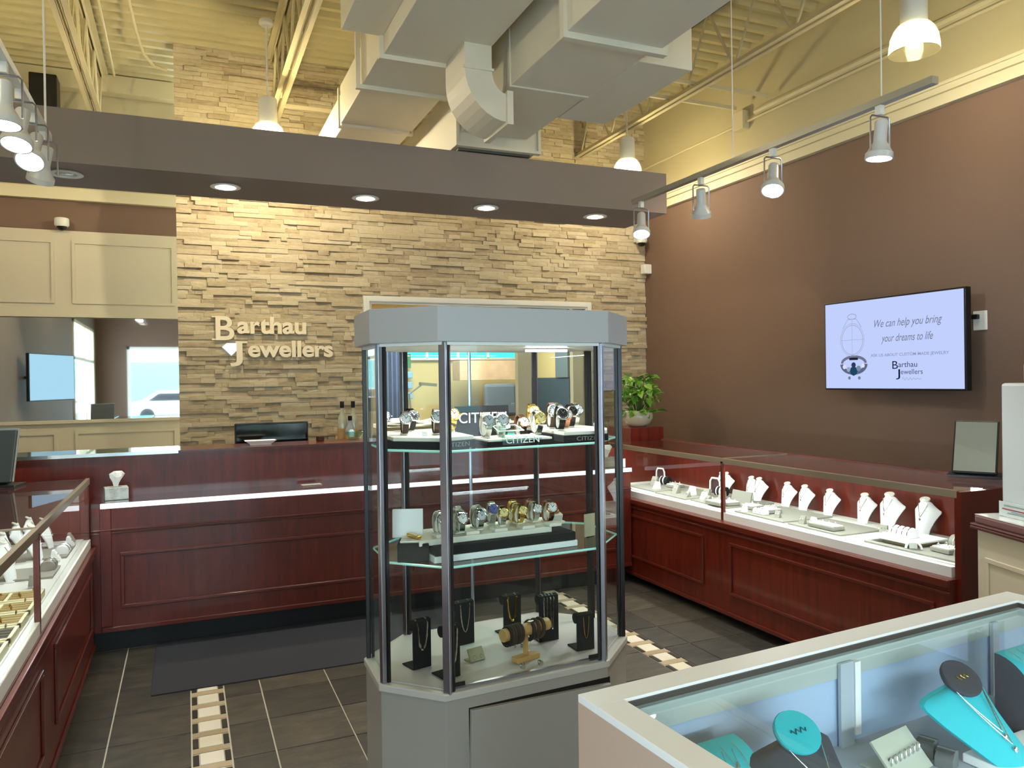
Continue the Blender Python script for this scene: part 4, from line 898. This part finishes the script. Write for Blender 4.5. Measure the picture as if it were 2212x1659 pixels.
ob('arch',MB().tube([(0,-.05,0),(0,-.045,.10),(0,-.03,.125),(0,.03,.125),(0,.045,.10),(0,.05,0)],.007,8),padw2,hc,smooth=True); ob('arch_back',MB().cbox(.01,0,.055,.006,.08,.11),mat('dark_photo',(70,44,44),.5),hc)
for x,y,l in ((3.64,4.60,'beside the arched stand'),(3.62,5.30,'at the far end')):
    t=thing('brooch_roll','striped dark roll '+l+' in the right wall case','stand',(x,y,.7105),.3,group='striped rolls in the right wall case')
    ob('roll_body',MB().tube([(0,-.045,.04),(0,.045,.04)],.035,16),blackv,t,smooth=True); ob('white_band',MB().tube([(0,-.012,.04),(0,.0,.04)],.036,16).tube([(0,.022,.04),(0,.03,.04)],.036,16),padw2,t,smooth=True)
ob('slanted_card',MB().cbox(3.56,4.28,.755,.012,.20,.09,ry=.25),padg,label='long pale slanted earring card left of the dark post',cat='card',bevel=.002)
# ================================================================== LEFT CASE CONTENTS
gL='white necklace busts in the left case'
lb=[(-.74,4.12,1.15,'nearest and largest'),(-.80,4.42,1.1,'second nearest'),(-.70,4.56,1.1,'third nearest'),(-.80,4.74,1.05,'fourth nearest'),(-.69,4.84,1.05,'fifth nearest'),(-.78,4.97,1.0,'farthest')]
for x,y,sc,l in lb: place(wb_,ub,(x,y,.7105),PI+.1+R.uniform(-.3,.3),'white necklace bust in the left case, '+l,gL,sc)
for i,(x,y,sx,sy,l) in enumerate(((-.71,4.22,.26,.24,'nearer'),(-.71,4.72,.26,.34,'farther'))):
    ob('display_board',MB().cbox(x,y,.7155,sx,sy,.01),padg,label='grey display board in the left case, '+l+' one',cat='board',group='grey display boards in the left case',bevel=.002)
t=roll(.10,.03,padg,2,silver); t.location=(-.62,4.28,.7205); t['label']='grey bracelet roll near the left case glass'; 
t=roll(.12,.03,padw2,2,silver); t.location=(-.61,4.66,.7205); t['label']='white bracelet roll on the far board of the left case'
for i,(x,y,l) in enumerate(((-.60,4.84,'before the end panel'),(-.61,4.96,'beside the end panel'),(-.62,4.48,'between the boards'),(-.63,3.95,'nearest'))):
    t=block(x,y,.045,.05,padg if i%2 else padw2,'small earring wedge in the left case, '+l,z=.7205,rz=PI); t['group']='small wedges in the left case'
# gold ring trays with slots
def slottray(rows,lit):  # lit selects gold slot rolls and rings instead of grey and silver
    t=thing('ring_tray','','tray')
    sx,sy,h=.24,.16,.03
    ob('tray_box',MB().box(-sx/2,-sy/2,0,sx/2,sy/2,.012).box(-sx/2,-sy/2,.012,-sx/2+.012,sy/2,h).box(sx/2-.012,-sy/2,.012,sx/2,sy/2,h).box(-sx/2,-sy/2,.012,sx/2,-sy/2+.01,h).box(-sx/2,sy/2-.01,.012,sx/2,sy/2,h).box(-.006,-sy/2,.012,.006,sy/2,h-.003),mat('tray_cream',(226,216,176),.5),t,bevel=.001)
    for s in (-1,1):
        for k in range(4):
            y=-sy/2+.028+k*.034; ob('slot_roll',MB().tube([(s*.06-.05,y,.018),(s*.06+.05,y,.018)],.012,8),mat('slot_grey',(78,74,62),.8) if not lit else mat('slot_gold',(150,128,72),.6),t,smooth=True)
    for k in range(rows):
        y=-sy/2+.045+(k%4)*.034; x=(-.075,.04,-.03,.08,.05,-.06)[k%6]
        ob('ring',MB().tube([(x,y+.009*math.cos(a),.032+.009*math.sin(a)) for a in [j*2*PI/10 for j in range(10)]],.0022,5,closed=True),gold if lit else silver,t,smooth=True)
    return t
for i,(x,y,k,lit,l) in enumerate(((-.685,2.98,3,0,'nearest, cut by the frame edge'),(-.685,3.16,4,0,'second nearest, with two rings'),(-.685,3.34,5,1,'third nearest, gold lined'),(-.685,3.52,6,1,'fourth nearest, gold lined'),(-.685,3.70,6,1,'farthest, gold lined'),(-.95,3.52,6,1,'rear row, nearer'),(-.95,3.72,6,1,'rear row, middle'),(-.95,3.92,6,1,'rear row, farthest'))):
    t=slottray(k,lit); t.location=(x,y,.7105); t['label']='slotted cream ring tray in the left case, '+l; t['group']='slotted ring trays in the left case'
# tablet / terminal on the left case
tb=thing('card_terminal','dark point-of-sale screen standing on the far end of the left case','screen',(-.985,4.90,1.061),math.radians(-12))
ob('terminal_body',MB().cbox(0,0,.165,.26,.02,.29,rx=-.30),mat('terminal_dark',(44,48,42),.5),tb,bevel=.006); ob('terminal_rim',MB().cbox(0,.016,.17,.27,.012,.30,rx=-.30),mat('terminal_rim',(120,124,120),.4),tb,bevel=.006)
ob('terminal_foot',MB().box(-.12,-.06,0,.15,.09,.014).cbox(.0,.03,.03,.18,.05,.03),black,tb,bevel=.003)
# ================================================================== THINGS ON THE COUNTER
def tissue(loc,rz,label,box):
    t=thing('tissue_box',label,'tissue box',loc,rz,group='tissue boxes on the counter')
    ob('box_body',MB().box(-.065,-.055,0,.065,.055,.075),box,t,bevel=.003)
    ob('opening',MB().lathe([(.0005,.0757),(.03,.0757)],16,Matrix.Diagonal((1.2,.7,1,1))),mat('tissue_slot',(120,124,120),.8),t)
    prof=[]; b=MB(); n=14
    rows=[(.010,.074),(.016,.10),(.030,.125),(.036,.145),(.020,.165),(.002,.172)]
    vs=[];q2=random.Random(4)
    for r,z in rows:
        for k in range(n):
            a=2*PI*k/n; rr=r*(1+.28*math.cos(3*a+z*30)); vs.append((rr*math.cos(a)*1.1+(z-.075)*.12,rr*math.sin(a)*.45,z+.012*math.cos(2*a)*(r/.036)))
    b.add(vs,[(i*n+k,i*n+(k+1)%n,(i+1)*n+(k+1)%n,(i+1)*n+k) for i in range(len(rows)-1) for k in range(n)])
    ob('tissue',b,paper,t)
    return t
tbx=mat('tissue_print',(228,238,236),.5,noise=.35,col2=(150,160,150),scale=14)
tissue((-.405,5.30,.901),.15,'white tissue box at the left end of the reception counter',tbx)
tissue((3.06,5.28,.901),-.2,'beige tissue box at the right end of the counter, seen past the tower',mat('tissue_beige',(188,182,164),.6,noise=.3,scale=20))
ob('notepad',MB().cbox(.78,5.34,.904,.13,.06,.005,rz=.1),mat('pad_grey',(176,170,160),.7),label='thin pale notepad lying on the writing counter',cat='notepad')
ob('counter_card',MB().cbox(3.145,5.16,.936,.035,.004,.068,rz=.3),paper,label='small white card standing right of the beige tissue box',cat='card')
mn=thing('computer_monitor','black flat computer monitor behind the reception counter','monitor',(.585,5.92,1.091),.04)
ob('screen_panel',MB().box(-.255,-.015,.012,.255,.015,.21),mat('monitor_black',(8,14,12),.08,coat=.6),mn,bevel=.004); ob('monitor_frame',MB().box(-.262,-.012,.004,.262,.02,.218),black,mn,bevel=.004); ob('monitor_foot',MB().box(-.1,-.05,0,.1,.09,.008),black,mn)
tr_=thing('catch_tray','shallow white dish on the counter ledge before the monitor','dish',(.475,5.62,1.173))
ob('dish',MB().prism([(-.07,-.04),(.07,-.04),(.07,.04),(-.07,.04)],0,.006).add([(-.07,-.04,.006),(.07,-.04,.006),(.07,.04,.006),(-.07,.04,.006),(-.105,-.06,.03),(.105,-.06,.03),(.105,.06,.03),(-.105,.06,.03)],[(0,1,5,4),(1,2,6,5),(2,3,7,6),(3,0,4,7)]),padw2,tr_)
ob('ring_box',MB().cbox(.90,5.70,1.19,.045,.04,.035,rz=.4),mat('dark_walnut',(60,30,18),.5),label='tiny dark box on the ledge right of the monitor',cat='box',bevel=.003)
def bottle(loc,label,h,body):
    t=thing('bottle',label,'bottle',loc,0,group='bottles behind the counter')
    ob('bottle_glass',MB().lathe([(.0005,0),(.036,0),(.038,.01),(.038,h*.55),(.03,h*.66),(.014,h*.76),(.013,h*.95),(.0005,h*.95)],20),body,t,smooth=True)
    ob('bottle_cap',MB().lathe([(.0145,h*.86),(.016,h*.87),(.016,h),(.0005,h)],16),black,t,smooth=True)
    ob('bottle_label',MB().lathe([(.0386,h*.2),(.0386,h*.42)],20),mat('bottle_label',(180,140,84),.6),t,smooth=True)
    return t
gb=mat('bottle_clear',(168,168,140),.1,coat=.5)
bottle((1.115,5.98,1.091),'tall clear bottle with black cap, left of the pair by the tower',.36,gb)
bottle((1.20,5.98,1.091),'tall clear bottle with black cap, right of the pair by the tower',.36,gb)
bottle((1.16,5.90,1.091),'short grey bottle in front of the two tall bottles',.25,mat('bottle_grey',(140,144,150),.15))
bk_=thing('glass_bowl','cut glass caddy with small jars before the bottles','bowl',(1.15,5.70,1.173))
ob('bowl',MB().lathe([(.0005,.0),(.04,0),(.05,.02),(.075,.06),(.07,.062),(.045,.024),(.0005,.02)],18),glassg,bk_,smooth=True); ob('jar',MB().lathe([(.0005,.02),(.02,.02),(.022,.06),(.01,.075),(.0005,.075)],12,Matrix.Translation((-.02,0,0))),mat('pale_blue_glass',(176,206,216),.2),bk_,smooth=True)
# mirror on the right case
cm=thing('counter_mirror','tilted table mirror in a dark frame on the near end of the right case','mirror',(3.70,2.66,1.069),math.radians(-62))
ob('mirror_frame',MB().cbox(0,.02,.15,.20,.016,.285,rx=-.42),black,cm,bevel=.004); ob('mirror_glass',MB().cbox(0,.02-.0095*.913,.15+.0095*.408,.184,.003,.268,rx=-.42),mirror,cm); ob('base',MB().box(-.12,-.06,0,.12,.12,.014).box(-.09,-.03,.014,.09,.08,.024),black,cm,bevel=.003)
# ================================================================== BEIGE CABINET AND WHITE UNIT AT THE RIGHT EDGE
cc=thing('beige_cabinet','beige panelled cabinet with dark edged top at the right edge','cabinet',(3.06,2.228,0),0)
uu=Vector((-.318,-.948,0)); vv=Vector((.948,-.318,0)); Mc=Matrix(((uu.x,vv.x,0,0),(uu.y,vv.y,0,0),(0,0,1,0),(0,0,0,1)))
bm_=mat('cabinet_beige',(206,194,166),.5)
ob('cabinet_body',MB().box(.02,.02,0,1.0,.5,.94,Mc),bm_,cc,bevel=.004)
fr=MB(); Mf=Mc@Matrix(((1,0,0,0),(0,0,-1,.02),(0,1,0,0),(0,0,0,1))); fr.frame(.07,.12,.50,.83,.02,.006,Mf).frame(.54,.12,.97,.83,.02,.006,Mf)
ob('panel_moulding',fr,bm_,cc,bevel=.002)
ob('cabinet_top',MB().box(.0,.0,.955,1.02,.52,.965,Mc).box(0,0,.94,1.02,.52,.955,Mc),mat('top_edge',(96,58,54),.3),cc,bevel=.006)
ob('worktop',MB().box(.012,.012,.965,1.01,.51,1.0,Mc),mat('mauve_edge',(128,92,88),.3),cc,bevel=.008)
ob('top_surface',MB().box(.014,.014,1.0,1.005,.5,1.003,Mc),mat('white_gloss',(232,230,226),.15,coat=.5),cc)
wu=thing('white_appliance','tall white enamel unit standing on the beige cabinet','appliance',(3.06,2.228,0),0)
ob('unit_body',MB().box(.02,.13,1.004,.5,.42,1.555,Mc),mat('unit_white',(214,220,220),.3),wu,bevel=.012); ob('unit_top',MB().box(.06,.2,1.555,.4,.4,1.64,Mc),white,wu,bevel=.01)
sh=thing('sign_holder','clear acrylic sign holder with a printed card by the white unit','sign',(3.06,2.228,0),0)
ob('acrylic',MB().box(.06,.075,1.004,.36,.08,1.07,Mc),glass,sh); ob('card',MB().box(.07,.081,1.006,.35,.083,1.066,Mc),paper,sh); ob('red_line',MB().box(.09,.0795,1.035,.33,.0805,1.039,Mc),mat('red_ink',(170,50,60),.6),sh)
ob('text_line',MB().box(.10,.0795,1.050,.32,.0805,1.054,Mc).box(.12,.0795,1.020,.30,.0805,1.024,Mc).box(.14,.0795,1.028,.28,.0805,1.030,Mc),mat('grey_ink',(150,150,160),.6),sh)
# ================================================================== NEAR SHOWCASE
nA=Vector((.677,1.288,0)); nu=Vector((math.cos(.0764),math.sin(.0764),0)); nv=Vector((math.sin(.0764),-math.cos(.0764),0))
Mn=Matrix(((nu.x,nv.x,0,nA.x),(nu.y,nv.y,0,nA.y),(0,0,1,0),(0,0,0,1)))
nc=thing('display_case','low white framed glass showcase nearest the viewer with turquoise busts','showcase',(0,0,0))
NW,ND=1.388,.62
rm=mat('white_rail',(240,240,236),.35)
ob('top_frame',MB().box(0,0,.985,NW,.062,1.0,Mn).box(0,.062,.985,.062,ND,1.0,Mn).box(NW-.062,.062,.985,NW,ND,1.0,Mn).box(0,ND,.985,NW,ND+.03,1.0,Mn),rm,nc,bevel=.001)
ob('side_panel',MB().box(0,0,0,.012,ND+.03,.985,Mn),pinkl,nc); ob('side_panel',MB().box(NW-.012,0,0,NW,ND+.03,.985,Mn),pinkl,nc)
ob('back_panel',MB().box(.012,0,0,NW-.012,.012,.985,Mn),greyl,nc)
ob('base_panel',MB().box(.012,ND+.01,0,NW-.012,ND+.03,.78,Mn),pinkl,nc)
ob('gasket',MB().box(.062,.062,.983,NW-.062,.066,.994,Mn).box(.062,.066,.983,.066,ND,.994,Mn).box(NW-.066,.066,.983,NW-.062,ND,.994,Mn),mat('gasket',(72,66,58),.5),nc)
ob('top_glass',MB().box(.068,.068,.978,NW-.068,ND,.983,Mn),glass,nc)
ob('front_glass',MB().box(.012,ND+.012,.78,NW-.012,ND+.018,.985,Mn),glass,nc)
liner=mat('pale_liner',(168,176,186),.6)
ob('case_deck',MB().box(.012,.012,.76,NW-.012,ND+.01,.78,Mn),liner,nc); ob('inner_back',MB().box(.012,.058,.78,NW-.012,.064,.955,Mn),mat('blue_liner',(170,192,220),.5),nc)
ob('inner_ledge',MB().box(.012,.05,.93,NW-.012,.068,.983,Mn),mat('ledge_grey',(176,186,182),.5),nc); ob('inner_side',MB().box(.03,.064,.78,.036,ND,.985,Mn),liner,nc)
ob('divider_post',MB().box(.63,.070,.78,.672,.078,.965,Mn),mat('divider_grey',(176,186,196),.5),nc); ob('divider_strip',MB().box(.674,.070,.80,.692,.080,.962,Mn),padw2,nc)
ob('divider_post',MB().box(1.19,.070,.78,1.215,.078,.965,Mn),mat('divider_grey',(176,186,196),.5),nc)
area('near_case_strip',Mn@Vector((.7,ND-.01,.972)),1.4,(.86,.95,1),1.2,.02,nu,-nv*1.0-Vector((0,0,.35)))
def NV(px,py,z=.785): v=PZ(px,py,z); return v
# big turquoise / charcoal busts facing the viewer
def bigbust(m,capm,label,loc,rz,w,h,chm,n=1):
    t=thing('necklace_bust',label,'necklace bust',loc,rz,group='large velvet busts in the near showcase')
    b=MB(); rows=18; cols=12; vs=[]
    for i in range(rows+1):
        u=i/rows; z=h*u
        if u<.80: hw=w*(.24+.32*(u/.80)**1.1)
        elif u<.95: hw=w*(.56-.22*((u-.80)/.15)**2.2)
        else: hw=w*(.34-.13*((u-.95)/.05)**.8)
        x0=-.15*(1-u)**1.2
        for k in range(cols+1):
            v=k/cols*2-1; vs.append((hw*v,x0+.05*v*v*(hw/w)*1.4,z-.015*v*v*(1 if u>.6 else u/.6)))
    fs=[(i*(cols+1)+k,i*(cols+1)+k+1,(i+1)*(cols+1)+k+1,(i+1)*(cols+1)+k) for i in range(rows) for k in range(cols)]
    nv_=len(vs); per=[k for k in range(cols)]+[i*(cols+1)+cols for i in range(rows)]+[rows*(cols+1)+k for k in range(cols,0,-1)]+[i*(cols+1) for i in range(rows,0,-1)]
    b.add(vs+[(x,y+.012,z) for x,y,z in vs],fs+[tuple(j+nv_ for j in f[::-1]) for f in fs]+[(per[i],per[(i+1)%len(per)],per[(i+1)%len(per)]+nv_,per[i]+nv_) for i in range(len(per))])
    ob('bust_board',b,m,t,smooth=True)
    Mk=Matrix.Translation((0,.004,h+.003))@Matrix.Rotation(math.radians(38),4,'X')@Matrix.Diagonal((1,.82,1,1))
    ob('neck_cap',MB().lathe([(.0005,.004),(w*.255,.004),(w*.265,0),(w*.255,-.006),(w*.21,-.014)],28,Mk),capm,t,smooth=True)
    sq=MB().tube([Mk@Vector((-.02+.04*k/12,.006*math.sin(k*1.6),.0052)) for k in range(13)],.0011,5)
    ob('script_emblem',sq,gold if capm is navyv else mat('teal_ink',(10,80,90),.5),t)
    for j in range(n):
        pts=[]; D=(.50,.62)[j]
        for k in range(25):
            v=k/24*2-1; u=.93-(D)*(1-abs(v))**.9; 
            hwf=.20*w+.02*w*(1-abs(v)); x=v*hwf*1.15*(1-.0*j); y=-.15*(1-u)**1.2-.004; pts.append((x,y-.0+.05*(x/w/.5)**2*.3,h*u+.004))
        ob('necklace',chain(pts,.0013,chm),chm,t,smooth=True)
        q_=pts[12]; ob('pendant_stone',MB().lathe([(.0005,.009),(.005,.004),(.006,-.002),(.0005,-.012)],10,Matrix.Translation((q_[0],q_[1]-.005,q_[2]-.01))),silver,t,smooth=True)
    return t
def at_n(u,v,z=.781): p=Mn@Vector((u,v,z)); return tuple(p)
bigbust(turq,navyv,'large turquoise necklace bust with dark neck cap, two silver chains',at_n(.857,.208),.0764+.05,.20,.15,silver,2)
bigbust(navyv,turq,'large charcoal necklace bust with turquoise neck cap and silver chain',at_n(.365,.20),.0764+.05,.20,.140,silver,1)
# curved earring / pendant ramps
def ramp(label,u,v,w,h,rz,m,side,draw):
    t=thing('pendant_ramp',label,'stand',at_n(u,v),.0764+rz,group='turquoise curved ramps in the near showcase')
    prof=[]; n=14
    for k in range(n+1):
        a=k/n*PI/2; prof.append((-.11*math.sin(a)*1.0, h*math.cos(a)**.9 if k<n else 0))
    # surface curve from top (0,h) to front foot (-.11,0)
    b=MB(); vs=[];
    for x in (-w/2,w/2): vs+=[(x,y,z) for y,z in prof]
    b.add(vs,[(k,k+1,n+2+k,n+1+k) for k in range(n)]); ob('ramp_face',b,m,t,smooth=True)
    sd=MB()
    for x in (-w/2,w/2-.003): sd.prism([(y,z-.001) for y,z in prof]+[(0,0)],x,x+.003,Matrix(((0,0,1,0),(1,0,0,0),(0,1,0,0),(0,0,0,1))))
    ob('ramp_side',sd,side,t)
    draw(t,prof,w)
    return t
def d1_(t,prof,w):
    for x in (-.045,-.015,.02,.05):
        ob('chain',chain([(x,y-.003,z+.003) for y,z in prof[2:11]],.0009,silver),silver,t)
    for x in (.005,.03):
        y,z=prof[5]; ob('earring',MB().tube([(x,y+.01,z+.02),(x,y-.003,z+.004)],.0009,5).lathe([(.0005,.010),(.006,.0),(.004,-.008),(.0005,-.012)],10,Matrix.Translation((x,y-.005,z-.006))),silver,t,smooth=True)
    y,z=prof[7]
    ob('hoop',MB().tube([(-.045+.018*math.cos(a),y-.006,z+.0+.018*math.sin(a)) for a in [k*2*PI/18 for k in range(18)]],.0022,6,closed=True),silver,t,smooth=True)
def d2_(t,prof,w):
    for x in (-.05,-.02,.01,.04): ob('chain',chain([(x,y-.003,z+.003) for y,z in prof[1:12]],.0009,turq),silver,t)
ramp('turquoise curved earring ramp at the left of the near showcase',.20,.115,.16,.128,.0,turq,navyv,d1_)
ramp('tall turquoise curved ramp with dark side at the right frame edge',1.10,.18,.16,.172,.0,turq,navyv,d2_)
# earring card with silver huggies
ec=thing('earring_card','grey slanted card with a row of silver earrings in the near showcase','stand',at_n(.66,.20),.0764+.1)
ob('slant_board',MB().cbox(0,.0,.032,.13,.005,.085,rx=-.75).cbox(0,.03,.002,.105,.06,.004),mat('sage_grey',(176,180,166),.6),ec)
for k in range(7):
    x=-.05+k*.0165; ob('earring',MB().tube([(x+.001*math.sin(a)*3,-.006+.004*math.cos(a)-.0,.032+.009*math.sin(a)+.0008*k) for a in [j*2*PI/10 for j in range(10)]],.0018,5,closed=True),silver,ec,smooth=True)
for k,(u,v,l) in enumerate(((.765,.185,'rear'),(.755,.235,'front'))):
    t=thing('ring_block','small dark grey ring block, '+l+' one beside the earring card','stand',at_n(u,v),.0764+.3,group='dark ring blocks in the near showcase')
    ob('block_body',MB().prism([(-.018,0),(.018,0),(.018,.032),(.004,.036),(-.018,.02)],-.018,.018,Matrix(((1,0,0,0),(0,0,1,0),(0,1,0,0),(0,0,0,1)))),mat('slate_velvet',(104,108,108),.8),t,bevel=.001); ob('block_top',MB().box(-.0165,-.0165,.0325,.0,.0165,.034),mat('slate_dark',(70,76,78),.8),t)
ob('display_slab',MB().box(.80,.24,.781,1.02,.42,.80,Mn),padw2,label='cream slab under the turquoise bust in the near showcase',cat='board',bevel=.003)
# ================================================================== OFFICE CONTENTS
ofc=lambda px,py,Y=9.9: PY(px,py,Y)
dk_=thing('office_desk','light office desk heaped with white papers, seen through the tower','desk',(0,0,0))
ob('desk_top',MB().box(1.85,8.0,1.08,3.6,8.9,1.11),mat('desk_light',(200,190,170),.5),dk_); ob('desk_base',MB().box(1.9,8.1,0,3.55,8.85,1.08),mat('desk_light',(200,190,170),.5),dk_)
qq=random.Random(5)
for i in range(16):
    a,b2=qq.uniform(2.05,3.4),qq.uniform(8.05,8.7)
    ob('paper_sheet',MB().cbox(a,b2,1.113+i*.004,.22,.30,.003,rz=qq.uniform(-1,1),rx=.04),paper,label='loose white paper on the office desk, layer '+ord_(min(i,14))+(' ' if i<15 else ' (topmost) ')+'of the heap',cat='paper',group='papers on the office desk')
ob('folder',MB().cbox(2.95,8.2,1.185,.2,.14,.006,rz=.5),mat('red_folder',(206,96,90),.6),label='red folder on the papers of the office desk',cat='folder')
ob('office_door',MB().box(4.46,8.6,0,4.515,9.85,1.62),mat('slate_blue',(48,68,84),.6),label='dark slate blue lower partition in the back office',cat='partition')
ob('office_doorway',MB().box(4.44,9.75,1.62,4.515,9.85,2.6).box(4.44,8.6,1.62,4.515,8.95,2.6).box(4.44,8.95,2.5,4.515,9.75,2.6),mat('slate_grey',(92,104,112),.6),label='grey blue doorway frame above the slate partition in the office',cat='doorway')
v=ofc(975,780);v2=ofc(1110,820)
ob('wall_cabinet',MB().box(ofc(985,780,9.6).x,9.45,1.60,ofc(1108,780,9.6).x,9.75,1.86),mat('maple',(206,170,138),.5,noise=.15,scale=4),label='maple wall cabinets in the back office',cat='cabinet',bevel=.004)
ob('office_chair',MB().cbox(ofc(1080,850,9.2).x,9.2,1.34,.45,.08,.42,rx=-.1),mat('chair_slate',(84,92,104),.8),label='high slate grey office chair back in the office',cat='chair',bevel=.04)
ob('curtain',MB().prism([(ofc(835,800,9.7).x+i*.03,9.7+(.02 if i%2 else -.02)) for i in range(8)]+[(ofc(835,800,9.7).x+i*.03,9.75) for i in range(7,-1,-1)],.3,2.5),mat('blue_curtain',(96,108,140),.8),label='blue grey curtain at the left of the office window',cat='curtain')
wt=thing('wall_tray','blue three tier paper tray with green notice on the office wall','tray',(ofc(882,840).x,10.12,0))
for i in range(3): ob('tray',MB().box(-.11,-.06,1.36+i*.14,.11,.0,1.45+i*.14),mat('tray_blue',(136,172,206),.4),wt,bevel=.01)
ob('green_notice',MB().box(-.1,-.01,1.78,.1,0,1.97),mat('notice_green',(70,120,70),.6),wt); ob('notice_mark',MB().box(-.03,-.014,1.84,.03,-.01,1.93),paper,wt)
dlp=thing('desk_lamp','angled grey desk lamp in the back office','lamp',(2.45,8.75,1.11))
ob('lamp_arm',MB().tube([(0,0,0),(-.03,0,.34),(.14,0,.46)],.012,8),mat('lamp_grey',(120,116,100),.4),dlp); ob('lamp_head',MB().cbox(.2,0,.45,.20,.08,.035,ry=.1),mat('lamp_grey',(120,116,100),.4),dlp); ob('lamp_base',MB().lathe([(.0005,0),(.07,0),(.07,.015),(.0005,.02)],16),mat('lamp_grey',(120,116,100),.4),dlp)
for a,b2 in ((1117,1146),(1236,1262)):
    x0=PY(a,800,YS+.05).x; x1=PY(b2,800,YS+.05).x
    ob('window_mullion',MB().box(x0,YS+.03,.85,x1,YS+.1,OZ),mat('mullion',(206,198,176),.5),label='cream upright of the office window, '+('left' if a<1200 else 'right')+' one',cat='mullion',group='office window uprights')
struct('window_4',MB().box(OX0,YS+.06,.9,OX1,YS+.065,OZ),glass)
light('office_light','AREA',(3.0,8.6,2.65),60,(1,.97,.9),shape='RECTANGLE',size=1.6,size_y=1.2)
# outside the shop front: parking lot, turquoise building, parked cars (only seen in reflections)
struct('road',MB().box(-30,-40,-.2,30,YF-.3,-.1),mat('asphalt',(190,192,194),.9))
ob('building',MB().box(-14,-34,0,25,-30,2.9),mat('turquoise_wall',(120,214,218),.7),label='turquoise building across the parking lot, mirrored in the glass',cat='building')

for i,(x,c,l) in enumerate(((-5.6,(210,214,220),'silver'),(-.3,(226,228,230),'white'),(4.6,(70,84,110),'blue'),(9.5,(150,60,60),'red'))):
    t=thing('parked_car',l+' parked car outside, mirrored in the shop glass','car',(x,-24,-.1),0,group='parked cars outside')
    ob('car_body',MB().prism([(-2.2,.3),(2.2,.3),(2.2,.75),(1.5,.9),(.9,1.4),(-.9,1.4),(-1.6,.95),(-2.2,.85)],-.85,.85,Matrix(((1,0,0,0),(0,0,1,0),(0,1,0,0),(0,0,0,1)))),mat('car_paint_'+l,c,.25,coat=.6),t,bevel=.08)
    ob('side_window',MB().prism([(-1.35,.95),(1.25,.95),(.8,1.32),(-.85,1.32)],-.87,.87,Matrix(((1,0,0,0),(0,0,1,0),(0,1,0,0),(0,0,0,1)))),black,t)
    for sx in (-1.35,1.35):
        for sy in (-.78,.78): ob('wheel',MB().tube([(sx,sy-.1,.32),(sx,sy+.1,.32)],.32,16),black,t)
